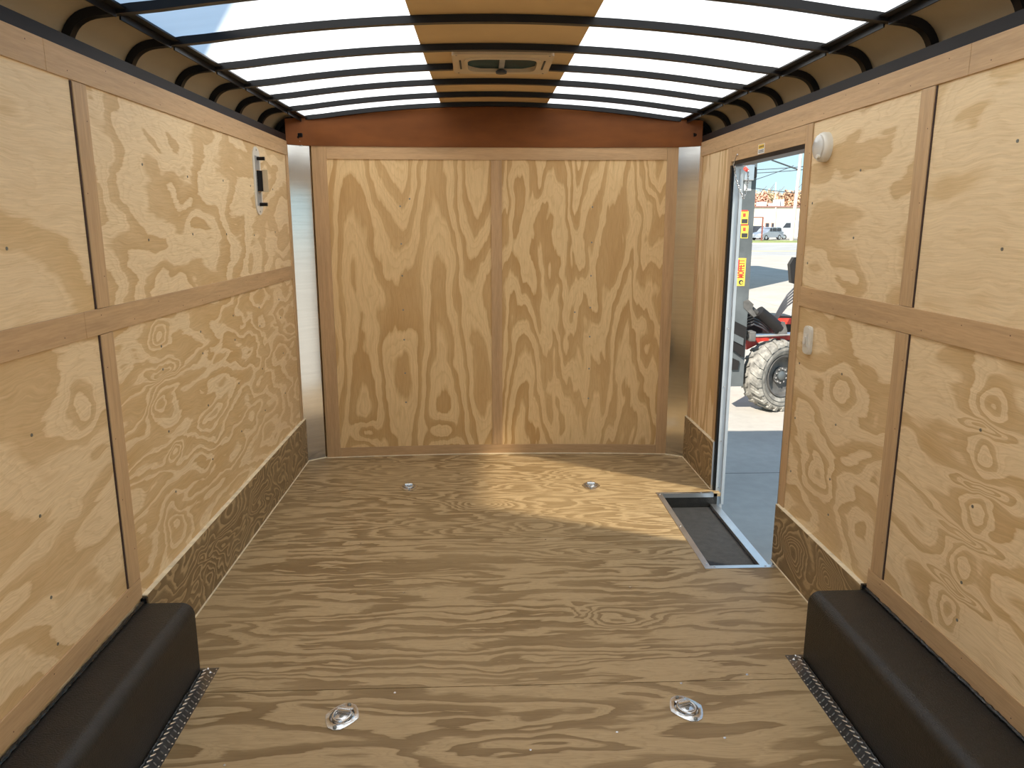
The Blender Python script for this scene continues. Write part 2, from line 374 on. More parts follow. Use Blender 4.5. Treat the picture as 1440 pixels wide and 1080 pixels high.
# ------------------------------------------------------------ room dimensions
XL, XR = -1.163, 1.342
REAR = -0.9
ZR0, ZR1 = 1.918, 2.000
XC = 0.0895
def yf(x): return 4.892 - 0.055*((x-0.085)/1.13)**2
WT = 0.05
BX = (-0.985, 1.132)      # inner faces of the wheel boxes

# floor
fl = empty('floor', kind='structure', label='treated plywood trailer floor laid in crosswise sheets')
g_ = 0.004
def sheet(name, pieces, mat, par=fl, th=0.018):
    mb = MB()
    for x0, x1, y0, y1 in pieces: mb.box(x0, x1, y0, y1, -th, 0)
    return mb.build(name, mat, par)
WX, WY0, WY1 = 1.017, 3.135, 4.070       # step well
sheet('plywood_sheet', [(XL-.02, XR+.02, 4.735+g_, 5.0)], 'floor_front')
sheet('plywood_sheet', [(XL-.02, WX, 3.486+g_, 4.735), (WX, XR+.02, WY1, 4.735)], 'floor_front')
sheet('plywood_sheet', [(XL-.02, WX, 2.269+g_, 3.486), (WX, XR+.02, 2.269+g_, WY0)], 'floor_mid')
sheet('plywood_sheet', [(XL-.02, XR+.02, REAR, 2.269)], 'floor_near')
MB().box(XL-.02, 0.9, REAR, 5.0, -0.06, -0.0185).build('subfloor', 'gap', fl)
for x, y in ((-0.30, 2.245), (0.66, 2.26), (0.40, 2.02), (-0.75, 1.92), (0.72, 1.98), (0.13, 1.95), (0.62, 2.95), (-0.34, 2.94), (0.9, 2.3), (-0.6, 3.45), (0.3, 3.46), (0.82, 3.47)):
    MB().lathe([(0.0045, 0.0), (0.0045, 0.0012), (0.002, 0.0014), (0.0, 0.0006)], Matrix.Translation((x, y, 0)), 12).build('screw', 'zinc', fl)

# side walls
wl = empty('wall_left', kind='structure', label='left trailer wall of pine plywood sheets')
def wallbox(par, name, mat, X, side, y0, y1, z0, z1, t=0.012):
    return MB().box(min(X, X+side*t), max(X, X+side*t), y0, y1, z0, z1).build(name, mat, par)
for (n_, y0, y1, z0, z1) in (('left_up_far', 2.352, 4.80, 1.228, 2.0), ('left_up_near', REAR, 2.349, 1.228, 2.0), ('left_low_far', 2.352, 4.80, -.01, 1.2265), ('left_low_near', REAR, 2.349, -.01, 1.2265)):
    wallbox(wl, 'plywood_sheet', n_, XL, -1, y0, y1, z0, z1)
MB().box(XL-WT, XL-.013, REAR, 4.95, -0.3, 1.999).build('outer_skin', 'whitepaint', wl)
wr = empty('wall_right', kind='structure', label='right trailer wall of pine plywood sheets with door opening')
DY0, DY1, DZ = 3.205, 4.128, 1.838
for (n_, y0, y1, z0, z1) in (('right_up_far', 2.342, DY0, 1.224, 2.0), ('right_up_near', REAR, 2.339, 1.224, 2.0), ('right_low_far', 2.342, DY0, -.01, 1.2225),
                             ('right_low_near', REAR, 2.339, -.01, 1.2225), ('right_front', DY1, 4.80, -.01, 2.0), ('right_up_far', DY0, DY1, DZ, 2.0)):
    wallbox(wr, 'plywood_sheet', n_, XR, 1, y0, y1, z0, z1)
for y0, y1, z0 in ((REAR, DY0, -.3), (DY1, 4.95, -.3), (DY0, DY1, DZ)):
    MB().box(XR+.013, XR+WT, y0, y1, z0, 1.999).build('outer_skin', 'whitepaint', wr)
# screws in wall sheets
def wscrew(par, X, side, y, z):
    mt = Matrix.Translation((X, y, z)) @ Matrix.Rotation(side*PI/2, 4, 'Y')
    MB().lathe([(0.0048, 0.0), (0.0046, 0.0012), (0.002, 0.0014), (0.0, 0.0004)], mt, 10).build('screw', 'screw', par)
for y in (1.92, 2.74, 3.15, 3.56, 3.97, 4.38):
    for z in (1.71, 1.47, 0.99, 0.77, 0.54, 1.09 if y != 1.92 else 0.41):
        wscrew(wl, XL, 1, y+rnd.uniform(-.012, .012), z+rnd.uniform(-.012, .012))
for y in (1.92, 2.73, 1.50):
    for z in (1.71, 1.46, 0.97, 0.76, 0.54, 0.41):
        wscrew(wr, XR, -1, y+rnd.uniform(-.012, .012), z+rnd.uniform(-.012, .012))
for z in (1.60, 1.36, 0.94, 0.70, 0.46): wscrew(wr, XR, -1, 3.10, z)

# battens (trim)
tn = [0]
def trim(mat, boxes, label, bev=0.0012):
    tn[0] += 1; mb = MB()
    for b in boxes: mb.box(*b, bev=bev)
    o = mb.build('trim_%d' % tn[0], mat); o['kind'] = 'structure'; o['label'] = label
    nail_rows.append((o, boxes))
    return o
nail_rows = []
TL0, TL1 = XL, XL+.006; TR0, TR1 = XR-.006, XR
trim('bat_y', [(TL0, TL1, REAR, 2.190, ZR0, ZR1)], 'brown top batten of left wall, near length')
trim('bat_y', [(TL0, TL1, 2.1915, 4.76, ZR0, ZR1)], 'brown top batten of left wall, far length')
trim('bat_y', [(TL0, TL1, REAR, 2.235, 1.190, 1.267)], 'brown middle batten of left wall, near length')
trim('bat_y', [(TL0, TL1, 2.2365, 4.70, 1.190, 1.267)], 'brown middle batten of left wall, far length')
trim('bat_z', [(TL0, TL1, 2.318, 2.395, 1.2685, ZR0-.0015)], 'upright batten on left wall above middle batten')
trim('bat_z', [(TL0, TL1, 2.318, 2.395, 0.356, 1.1885)], 'upright batten on left wall below middle batten')
trim('bat_y', [(TL0, TL1, REAR, 2.395, 0.283, 0.3545)], 'batten on left wall above the wheel box')
trim('bat_z', [(TL0, TL1, 4.702, 4.765, 0.285, ZR0-.0015)], 'upright batten at front end of left wall')
trim('bat_y', [(TR0, TR1, REAR, 2.150, ZR0, ZR1)], 'brown top batten of right wall, near length')
trim('bat_y', [(TR0, TR1, 2.1515, 4.76, ZR0, ZR1)], 'brown top batten of right wall, far length')
trim('bat_y', [(TR0, TR1, REAR, 3.138, 1.180, 1.262)], 'brown middle batten of right wall')
trim('bat_z', [(TR0, TR1, 2.303, 2.375, 1.2635, ZR0-.0015)], 'upright batten on right wall above middle batten')
trim('bat_z', [(TR0, TR1, 2.303, 2.375, 0.346, 1.1785)], 'upright batten on right wall below middle batten')
trim('bat_y', [(TR0, TR1, REAR, 2.39, 0.268, 0.345)], 'batten on right wall above the wheel box')
trim('bat_z', [(TR0, TR1, 3.1395, 3.204, 0.272, ZR0-.0015)], 'upright batten beside door on near side')
trim('bat_y', [(TR0, TR1, 3.2055, 4.147, 1.842, ZR0-.0015)], 'wide batten above the side door')
trim('bat_z', [(TR0, TR1, 4.1485, 4.215, 0.285, ZR0-.0015)], 'upright batten beside door on front side')
trim('bat_z', [(TR0, TR1, 4.700, 4.765, 0.285, ZR0-.0015)], 'upright batten at front end of right wall')
# small brad nails
for o, bx in nail_rows:
    x0, x1, y0, y1, z0, z1 = bx[0]; side = 1 if x0 < 0 else -1; X = x1 if side > 0 else x0
    mb = MB(); L = max(y1-y0, z1-z0); n = max(2, int(L/0.2))
    for i in range(n):
        f = (i+.5)/n + rnd.uniform(-.1, .1)/n
        y, z = (y0+(y1-y0)*f, z0+(z1-z0)*rnd.choice((.25, .75))) if y1-y0 > z1-z0 else (y0+(y1-y0)*rnd.choice((.22, .78)), z0+(z1-z0)*f)
        if y < 1.2: continue
        mb.cyl((X, y, z), (X+side*.0004, y, z), 0.0018, seg=6)
    if len(mb.bm.verts): 
        k = mb.build('nail_heads', 'gap', o)
    else: mb.bm.free()
# dark joint strips beside the uprights
for x0, x1, y0, y1, z0, z1, p in ((TL0-.001, TL0+.003, 2.310, 2.3175, .356, 1.1885, wl), (TL0-.001, TL0+.003, 2.310, 2.3175, 1.2685, 1.916, wl), (TR1-.003, TR1+.001, 2.2965, 2.3025, .346, 1.1785, wr), (TR1-.003, TR1+.001, 2.2965, 2.3025, 1.2635, 1.916, wr)):
    MB().box(x0, x1, y0, y1, z0, z1).build('joint_strip', 'gap', p)

# baseboards (kickboards)
def kick(name, side, X, y0, y1, h, mat, label):
    t = 0.019; x0, x1 = (X, X+t) if side > 0 else (X-t, X)
    o = MB().box(x0, x1, y0, y1, 0, h-.003).build(name, mat); o['kind'] = 'structure'; o['label'] = label
    MB().box(x0, x1, y0, y1, h-.003, h, bev=.0008).build('raw_edge', 'edge', o)
    # strip where board meets floor
    e0, e1 = (x1, x1+.005) if side > 0 else (x0-.005, x0)
    MB().box(e0, e1, y0, y1, 0.0, 0.004).build('floor_bead', 'edge', o)
    return o
kl = kick('baseboard_left', 1, XL, 2.400, 4.765, 0.288, 'kick', 'dark wild-grained kickboard along left wall')
kr = kick('baseboard_right', -1, XR, 2.398, 3.190, 0.275, 'kick_door', 'dark ringed kickboard between door and right wheel box')
kf = kick('baseboard_right', -1, XR, 4.136, 4.765, 0.285, 'kick', 'short dark kickboard ahead of the side door')
MB().box(XR-.021, XR, 4.1305, 4.1355, 0, 0.29).build('end_strip', 'alu_trim', kf)

# front wall
wf = empty('wall_front', kind='structure', label='front trailer wall with two pine plywood sheets')
def curved(name, mat, x0, x1, z0, z1, off, par, th=0.006, n=10, yfun=yf):
    mb = MB(); A = []
    for i in range(n+1):
        x = x0+(x1-x0)*i/n; y = yfun(x)-off
        zz1 = z1(x) if callable(z1) else z1
        A.append([mb.bm.verts.new(p) for p in ((x, y, z0), (x, y, zz1), (x, y+th, zz1), (x, y+th, z0))])
    for i in range(n):
        a, b = A[i], A[i+1]
        for k in range(4): mb.bm.faces.new((a[k], a[(k+1) % 4], b[(k+1) % 4], b[k]))
    mb.bm.faces.new(A[0]); mb.bm.faces.new(A[-1][::-1])
    return mb.build(name, mat, par, smooth=True)
curved('plywood_sheet', 'front_left', -1.03, 0.0915, 0, 2.0, 0.0, wf)
curved('plywood_sheet', 'front_right', 0.0935, 1.222, 0, 2.0, 0.0, wf)
MB().box(XL-.05, XR+.05, 4.93, 4.97, -0.3, 2.2).build('outer_skin', 'whitepaint', wf)
def ftrim(mat, x0, x1, z0, z1, label, n=10):
    tn[0] += 1
    o = curved('trim_%d' % tn[0], mat, x0, x1, z0, z1, 0.0062, None, n=n); o['kind'] = 'structure'; o['label'] = label
ftrim('bat_front', -1.034, -0.947, 0.002, 1.984, 'upright batten at left edge of front wall', 2)
ftrim('bat_front', 1.155, 1.226, 0.002, 1.984, 'upright batten at right edge of front wall', 2)
ftrim('bat_front_x', -0.9455, 1.1535, 1.906, 1.984, 'top batten of front wall')
ftrim('bat_front_x', -0.9455, 1.1535, 0.002, 0.064, 'bottom batten of front wall')
ftrim('bat_front', 0.060, 0.127, 0.0655, 1.9045, 'upright batten in middle of front wall', 2)
curved('floor_bead', 'edge', -1.034, 1.226, 0, 0.005, 0.0105, wf)
for x, zs in ((-0.51, (1.625, 1.393, 1.193, 0.975, 0.781, 0.56, 0.364)), (0.70, (1.621, 1.401, 1.19, 0.985, 0.794, 0.581, 0.38)), (-0.45, (1.67,)), (0.6, (0.955,))):
    for z in zs:
        mt = Matrix.Translation((x, yf(x)-.0002, z)) @ Matrix.Rotation(PI/2, 4, 'X')
        MB().lathe([(0.0055, 0.0), (0.005, 0.0014), (0.002, 0.0016), (0.0, 0.0004)], mt, 10).build('screw', 'screw', wf)
# aluminium corners
def corner(p0, p1, bulge, label):
    tn[0] += 1; mb = MB(); n = 12
    a, b = Vector(p0), Vector(p1); d = b-a; nn = Vector((-d.y, d.x)).normalized()
    if nn.y < 0: nn = -nn
    V = []
    for i in range(n+1):
        f = i/n; q = a+d*f+nn*bulge*4*f*(1-f)
        q2 = q+nn*.003
        V.append([mb.bm.verts.new((q.x, q.y, z)) for z in (0, 0.5, 1.0, 1.5, 1.985)] + [mb.bm.verts.new((q2.x, q2.y, z)) for z in (1.985, 0)])
    for i in range(n):
        for k in range(7): mb.bm.faces.new((V[i][k], V[i][(k+1) % 7], V[i+1][(k+1) % 7], V[i+1][k]))
    mb.bm.faces.new(V[0]); mb.bm.faces.new(V[-1][::-1])
    o = mb.build('trim_%d' % tn[0], 'alu', None, smooth=True); o['kind'] = 'structure'; o['label'] = label
    mb = MB(); pts = []
    for i in range(n+1):
        f = i/n; q = a+d*f+nn*(bulge*4*f*(1-f)-.004); pts.append((q.x, q.y, .002))
    mb.tube(pts, .0035, 6).build('floor_bead', 'edge', o)
    return o
corner((-1.158, 4.755), (-1.030, 4.852), 0.003, 'brushed aluminium corner sheet left of front wall')
corner((1.222, 4.826), (1.336, 4.752), 0.003, 'brushed aluminium corner sheet right of front wall')

# ------------------------------------------------------------ roof
KR = 0.068
def ztop(x): return 2.2135 - KR*(x-XC)**2        # underside of the bows
DC = 1.165
def profile(off=0.0, nR=10, xin=DC, n=28):
    """half-round-cornered roof line; off = outward offset. list of (x, z) from left rail to right rail"""
    # arch end at d = xin, then quarter curve to the rail
    R_ = 0.092
    zc = 2.2135-KR*xin**2; slope = 2*KR*xin
    th = math.atan(slope)
    pts = []
    # centre of the corner circle, tangent to the arch end
    cxr, czr = xin - R_*math.sin(th), zc - R_*math.cos(th)
    half = []
    for i in range(n+1):
        d = xin*i/n; z = 2.2135-KR*d*d; s_ = math.atan(2*KR*d)
        half.append((d+off*math.sin(s_), z+off*math.cos(s_)))
    for i in range(1, nR+1):
        a = (PI/2-th)*(1-i/nR)
        half.append((cxr+(R_+off)*math.cos(a)+0.0, czr+(R_+off)*math.sin(a)))
    half.append((half[-1][0], 2.036))
    left = [(XC-d, z) for d, z in half[::-1]]
    return left + [(XC+d, z) for d, z in half[1:]]
pin = profile(0.0)
sx = (XR-XL)/2
print('profile end', pin[0], pin[-1])
# stretch so that the feet stand on the rails
END = pin[-1][0]-XC
def bow_mesh(y0, y1, inner, outer):
    mb = MB(); V = []
    for (a, b), (c, d) in zip(inner, outer):
        V.append([mb.bm.verts.new(p) for p in ((a, y0, b), (a, y1, b), (c, y1, d), (c, y0, d))])
    for i in range(len(V)-1):
        for k in range(4): mb.bm.faces.new((V[i][k], V[i][(k+1) % 4], V[i+1][(k+1) % 4], V[i+1][k]))
    mb.bm.faces.new(V[0]); mb.bm.faces.new(V[-1][::-1])
    return mb
# widen the curve into the walls: corner reaches d=1.275 on the left/right
def widen(pts, k=0.070):
    out = []
    for x, z in pts:
        d = x-XC; a = abs(d)
        f = max(0.0, min(1.0, (a-1.02)/0.2)); f = f*f*(3-2*f)
        out.append((XC+math.copysign(a+k*f, d), z))
    return out
IN = widen(profile(0.0)); OUT = widen(profile(0.026))
bow_y = [4.815, 4.452, 4.062, 3.690, 3.300, 2.862, 2.455, 2.05, 1.64, 1.23, 0.82, 0.41, 0.0, -0.41, -0.82]
bow_lab = ['curved black roof bow against the red-brown front header', 'curved black roof bow just behind the one touching the front header',
           'curved black roof bow just ahead of the roof vent', 'curved black roof bow interrupted by the roof vent',
           'curved black roof bow along the near edge of the vent', 'curved black roof bow crossing a short way before the vent',
           'curved black roof bow nearest the camera, cut by top edge of photo']
ceil = empty('ceiling', (0, 0, 0), kind='structure', label='arched trailer roof with white translucent panels either side of a tan strip')
VY0, VY1, VX0, VX1 = 3.352, 3.770, -0.122, 0.312
for i, y in enumerate(bow_y):
    if y == 3.690:
        root = empty('roof_bow', (XC, y, 2.036), bow_lab[i], 'roof bow', 'curved black roof bows')
        I1 = [p for p in IN if p[0] < VX0-.0]; O1 = OUT[:len(I1)]
        bow_mesh(y, y+.030, I1+[(VX0-.004, ztop(VX0))], O1+[(VX0-.004, ztop(VX0)+.026)]).build('bow_half', 'black', root, smooth=True)
        I2 = [p for p in IN if p[0] > VX1]; O2 = OUT[len(IN)-len(I2):]
        bow_mesh(y, y+.030, [(VX1+.004, ztop(VX1))]+I2, [(VX1+.004, ztop(VX1)+.026)]+O2).build('bow_half', 'black', root, smooth=True)
        continue
    o = bow_mesh(y, y+.030, IN, OUT).build('roof_bow', 'black', smooth=True)
    if i < 7: tag(o, bow_lab[i], 'roof bow', 'curved black roof bows')
    else:
        o.parent = ceil; o.name = 'rear_bow'
# roof skins
def skin(name, mat, x0, x1, y0, y1, par, base=0.0275, th=0.004, n=16):
    mb = MB(); V = []
    for i in range(n+1):
        x = x0+(x1-x0)*i/n; z = ztop(x)+base
        V.append([mb.bm.verts.new(p) for p in ((x, y0, z), (x, y1, z), (x, y1, z+th), (x, y0, z+th))])
    for i in range(n):
        for k in range(4): mb.bm.faces.new((V[i][k], V[i][(k+1) % 4], V[i+1][(k+1) % 4], V[i+1][k]))
    mb.bm.faces.new(V[0]); mb.bm.faces.new(V[-1][::-1])
    return mb.build(name, mat, par, smooth=True)
SX0, SX1 = -0.245, 0.405
skin('centre_strip', 'strip', SX0, SX1, REAR, 4.95, ceil, 0.0268, 0.003)
def skysheet(name, x0, x1):
    mb = MB(); n = 20
    for i in range(n):
        a, b = x0+(x1-x0)*i/n, x0+(x1-x0)*(i+1)/n
        mb.bm.faces.new([mb.bm.verts.new(p) for p in ((a, REAR, ztop(a)+.03), (b, REAR, ztop(b)+.03), (b, 4.95, ztop(b)+.03), (a, 4.95, ztop(a)+.03))])
    return mb.build(name, 'skylight', ceil, smooth=True)
skysheet('skylight_panel', XC-1.19, SX0+.002); skysheet('skylight_panel', SX1-.002, XC+1.19)
# coves
EDGE = 1.150
cin = widen(profile(0.0275)); cout = widen(profile(0.034))
def cove(idx):
    return bow_mesh(REAR, 4.95, [cin[i] for i in idx], [cout[i] for i in idx])
nn_ = len(cin)
cove([i for i in range(nn_) if cin[i][0] < XC-EDGE]).build('cove', 'cove', ceil, smooth=True)
cove([i for i in range(nn_) if cin[i][0] > XC+EDGE]).build('cove', 'cove', ceil, smooth=True)
# black roof rails above the walls, and the edge angles
for s, X in ((1, XL), (-1, XR)):
    MB().box(*((X-.12, X+.002) if s > 0 else (X-.002, X+.12)), REAR, 4.95, 2.0005, 2.038).build('roof_rail', 'rail', ceil)
    xe = XC-s*1.165
    for a in range(len(bow_y)-1):
        y1, y0 = bow_y[a], bow_y[a+1]+.030
        if y1 < 1.4: continue
        mb = MB()
        x0, x1 = sorted((xe, xe-s*0.030*-1))
        ze = ztop(xe)
        mb.box(min(xe-s*.005, xe+s*.03), max(xe-s*.005, xe+s*.03), y0, y1, ze+.018, ze+.024)
        mb.box(min(xe-s*.005, xe), max(xe-s*.005, xe), y0, y1, ze-.004, ze+.024)
        mb.build('edge_angle', 'black', ceil)
# header above the front wall
def hz(x):
    for i in range(len(IN)-1):
        if IN[i][0] <= x <= IN[i+1][0] and IN[i+1][0] > IN[i][0]:
            f = (x-IN[i][0])/(IN[i+1][0]-IN[i][0]); return IN[i][1]+f*(IN[i+1][1]-IN[i][1])+.01
    return 2.05
def yh(x):
    d = abs(x-0.085)
    return yf(x)-.008 if d < 1.12 else yf(x)-.008-(d-1.12)*0.62
curved('header_panel', 'header', XL+.003, XR-.003, 1.984, hz, 0.0, wf, n=60, yfun=yh)
curved('header_lip', 'header', XL+.003, XR-.003, 1.981, 1.984, 0.004, wf, th=.02, n=60, yfun=yh)

for s, X in ((-1, XL), (1, XR)):
    MB().box(min(X+s*.10, X-s*.04), max(X+s*.10, X-s*.04), 4.85, 4.86, 2.0385, 2.16).build('light_block_plate', 'black', ceil)  # plates added to stop light leaking in past the header ends
# roof vent
rv = empty('roof_vent', ((VX0+VX1)/2, (VY0+VY1)/2, 2.205), 'cream framed roof vent with dark teal screen in the tan ceiling strip', 'roof vent')
def ring_plate(outer, inner, z0, z1, cx, cy):
    mb = MB(); n = len(outer)
    L = [[mb.bm.verts.new((cx+p[0], cy+p[1], z)) for p in P] for P, z in ((outer, z0), (inner, z0), (inner, z1), (outer, z1))]
    for k in range(4):
        for i in range(n): mb.bm.faces.new((L[k][i], L[k][(i+1) % n], L[(k+1) % 4][(i+1) % n], L[(k+1) % 4][i]))
    return mb
def superell(a, b, n=48, p=4.0):
    return [(a*math.copysign(abs(math.cos(t))**(2/p), math.cos(t)), b*math.copysign(abs(math.sin(t))**(2/p), math.sin(t))) for t in (2*PI*(i+.5)/n for i in range(n))]
vc = ((VX0+VX1)/2, (VY0+VY1)/2)
fr = ring_plate(superell(.217, .208, p=14), superell(.152, .137, p=5), 2.2060, 2.2220, *vc).build('frame', 'cream_plastic', rv)
ring_plate(superell(.166, .150, p=6), superell(.152, .137, p=5), 2.2000, 2.2065, *vc).build('inner_rim', 'cream_plastic', fr)
ring_plate(superell(.217, .208, p=14), superell(.209, .200, p=14), 2.2225, 2.240, *vc).build('side_flange', 'cream_plastic', fr)
for s in (-1, 1):
    MB().box(vc[0]+s*.183-.004, vc[0]+s*.183+.004, vc[1]-.09, vc[1]+.09, 2.2035, 2.2058).build('slot', 'ink', fr)
for sx_ in (-1, 1):
    for sy_ in (-1, 1):
        MB().cyl((vc[0]+sx_*.196, vc[1]+sy_*.186, 2.2045), (vc[0]+sx_*.196, vc[1]+sy_*.186, 2.2058), .004, seg=10).build('screw', 'screw', fr)
MB().lathe([(0.165, 0), (0.165, 0.004), (0.0, 0.006)], Matrix.Translation((vc[0], vc[1], 2.2165)), 40).build('screen', 'smoked', rv)
MB().box(vc[0]-.012, vc[0]+.012, vc[1]-.12, vc[1]+.12, 2.2115, 2.2155).build('lifting_bar', 'grey_plastic', rv)
MB().lathe([(0.024, -.012), (0.026, -.002), (0.018, 0.004)], Matrix.Translation((vc[0]+.0, vc[1]+.122, 2.2040)), 20).build('crank_knob', 'ink', rv, smooth=True)

# ------------------------------------------------------------ wheel boxes
def wheel_box(side, X, xin, label):
    root = empty('wheel_box', ((X+xin)/2, 1.0, 0), label, 'wheel box')
    zt = 0.264; R_ = 0.042; s = side; YE = 2.387
    poly = [(X+s*.001, 0), (X+s*.001, zt)]
    for i in range(9):
        a = PI/2*(1-i/8); poly.append((xin-s*R_+s*R_*math.cos(a), zt-R_+R_*math.sin(a)))
    poly.append((xin, 0))
    mb = MB().prism(poly, lambda p, q, t: Vector((p, t, q)), REAR, YE)
    mb.build('cover', 'box', root, smooth=True)
    # tread plate
    xo = xin+s*.055
    mb = MB(); mb.box(min(xin-s*.02, xo), max(xin-s*.02, xo), REAR, 2.412, 0.0, 0.002)
    mb.build('tread_plate', 'tread', root)
    mb = MB(); y = 1.2
    while y < 2.41:
        for j, (ox, ang) in enumerate(((0.012, 0.75), (0.035, -0.75), (0.050, 0.75))):
            cx_ = xin+s*ox; cy_ = y+(0.011 if j % 2 else 0)
            if cy_ > 2.403: continue
            rot = Matrix.Rotation(s*ang, 3, 'Z')
            hl = .0115 if j < 2 else .003
            mb.prism([(-hl, 0), (-hl*.5, -.0019), (hl*.5, -.0019), (hl, 0), (hl*.5, .0019), (-hl*.5, .0019)], lambda p, q, t: Vector((cx_, cy_, 0)) + rot @ Vector((p*(1-(t > .003)*.25), q*(1-(t > .003)*.5), t)), .0020, .0042)
        y += 0.024
    mb.build('raised_lugs', 'lug', root)
    for (ox, y) in ((.018, 2.405), (.034, 2.382)):
        MB().lathe([(0.0055, 0.002), (0.005, 0.0045), (0.002, 0.006), (0, .0062)], Matrix.Translation((xin+s*ox, y, 0)), 14).build('rivet', 'zinc', root, smooth=True)
    # sealant beads
    def bead(pts, name='sealant_bead', r=.005):
        P = []; 
        for a, b in zip(pts[:-1], pts[1:]):
            a, b = Vector(a), Vector(b); n = max(2, int((b-a).length/.012))
            for i in range(n): P.append(a+(b-a)*i/n+Vector((rnd.uniform(-1, 1), 0, rnd.uniform(-1, 1)))*.0009)
        P.append(Vector(pts[-1])); MB().tube(P, [r*rnd.uniform(.8, 1.25) for _ in P], 7).build(name, 'seal', root, smooth=True)
    bead([(xin+s*.004, 1.2, .004), (xin+s*.004, YE, .004)])
    bead([(X+s*.010, 1.2, zt+.004), (X+s*.010, YE, zt+.006)], r=.006)
    MB().box(min(X+s*.002, X+s*.022), max(X+s*.002, X+s*.022), YE, 2.3985, 0.20, 0.283).build('corner_filler', 'seal', root)
    return root
wheel_box(1, XL, BX[0], 'black undercoated wheel box along the left wall')
wheel_box(-1, XR, BX[1], 'black undercoated wheel box along the right wall')

# ------------------------------------------------------------ tie-down rings
def outline(rot=0.0):
    pts = [(-.054, 0), (-.046, .022), (-.033, .046), (-.020, .062), (0, .068), (.020, .062), (.033, .046), (.046, .022), (.054, 0), (.046, -.022), (.033, -.046), (.020, -.062), (0, -.068), (-.020, -.062), (-.033, -.046), (-.046, -.022)]
    return pts
def tiedown(loc, rz, label):
    r = empty('tie_down_ring', (0, 0, 0), label, 'tie-down ring', 'recessed tie-down rings')
    mb = MB(); O = outline(); n = len(O)
    inn = [(0.037*math.cos(math.atan2(y, x)), 0.046*math.sin(math.atan2(y, x))) for x, y in O]
    bow = [(0.034*math.cos(math.atan2(y, x)), 0.043*math.sin(math.atan2(y, x))) for x, y in O]
    rim = [(a*1.08, b*1.1) for a, b in inn]
    R_ = [[mb.bm.verts.new((x, y, z)) for x, y in P] for P, z in ((O, 0.0), (O, .003), (rim, .0036), (inn, .0064), (bow, .002), ([(a*.5, b*.5) for a, b in bow], .0008))]
    for k in range(5):
        for i in range(n): mb.bm.faces.new((R_[k][i], R_[k][(i+1) % n], R_[k+1][(i+1) % n], R_[k+1][i]))
    mb.bm.faces.new(R_[-1]); mb.bm.faces.new(R_[0])
    mb.build('mounting_plate', 'zinc', r, smooth=True)
    pts = [(0.027*math.cos(a), -.002+0.033*math.sin(a), .0085) for a in [PI*1.0+PI*i/12 for i in range(13)]]
    pts += [(0.027, .010, .0085), (0.022, .018, .0085), (-.022, .018, .0085), (-.027, .010, .0085)]
    MB().tube(pts, .0042, 10, closed=True).build('ring', 'zinc', r, smooth=True)
    mb = MB().cyl((-.021, .018, .0095), (.021, .018, .0095), .0085, seg=16)
    mb.box(-.021, .021, .024, .046, .0050, .0075, bev=.0008); mb.box(-.021, .021, -.020, .012, .003, .0058, bev=.0008)
    mb.build('bracket', 'zinc', r, smooth=True)
    for x, y in ((0, .057), (0, -.057), (0, -.006)):
        MB().lathe([(0.0062, 0), (0.006, .004), (0.003, .0062), (0, .0064)], Matrix.Translation((x, y, .003)), 12).build('bolt', 'screw', r, smooth=True)
    r.location = loc; r.rotation_euler = (0, 0, rz)
    return r
t0 = tiedown((-0.452, 2.126, 0), math.radians(-13), 'zinc tie-down ring in the near floor, left of the two beside the camera')
dup(t0, (0.641, 2.123, 0), math.radians(15), 'zinc tie-down ring in the near floor, right of the two beside the camera')
dup(t0, (-0.442, 4.244, 0), math.radians(8), 'small tie-down ring far off in the floor, left of the pair before the front wall')
dup(t0, (0.633, 4.227, 0), math.radians(-8), 'small tie-down ring far off in the sunlit floor, right of the front pair')

# ------------------------------------------------------------ step well
sw = empty('step_well', ((WX+XR)/2, 3.6, -.085), 'sunken black step well with aluminium edging inside the side door', 'step well')
mb = MB()
mb.box(WX-.002, XR+.004, WY0-.002, WY1+.002, -.092, -.085)
mb.box(WX-.004, WX, WY0, WY1, -.085, -.001); mb.box(WX, XR, WY0-.004, WY0, -.085, -.001); mb.box(WX, XR, WY1, WY1+.004, -.085, -.001)
mb.build('pan', 'box', sw)
MB().box(WX+.004, XR-.042, WY0+.004, WY1-.004, -.0848, -.082).build('rubber_mat', 'mat', sw)
mb = MB(); mb.box(WX-.026, WX+.003, WY0-.026, WY1+.022, .0003, .003, bev=.0006); mb.box(WX, WX+.003, WY0, WY1, -.02, .002)
tb = mb.build('edge_trim', 'alu_trim', sw)
mb = MB(); mb.box(WX+.0035, XR-.022, WY1-.003, WY1+.022, .0003, .003, bev=.0006); mb.box(WX+.0035, XR-.022, WY1-.003, WY1, -.022, .002); tf = mb.build('edge_trim', 'alu_trim', sw)
mb = MB(); mb.box(WX+.0035, XR+.02, WY0-.026, WY0+.003, .0003, .003, bev=.0006); mb.box(WX+.0035, XR-.04, WY0, WY0+.003, -.02, .002); tnr = mb.build('edge_trim', 'alu_trim', sw)
MB().box(XR-.040, XR+.003, WY0+.0035, WY1-.004, -.0845, -.062, bev=.001).build('sill', 'alu_trim', sw)
for p, x, y in ((tb, WX-.012, 3.15), (tb, WX-.012, 3.6), (tb, WX-.012, 4.06), (tnr, WX+.02, WY0-.012), (tnr, 1.27, WY0-.012), (tf, 1.25, WY1+.012)):
    MB().lathe([(0.005, 0), (0.0045, .0018), (0.002, .0026), (0, .0026)], Matrix.Translation((x, y, .003)), 12).build('screw', 'zinc', p, smooth=True)

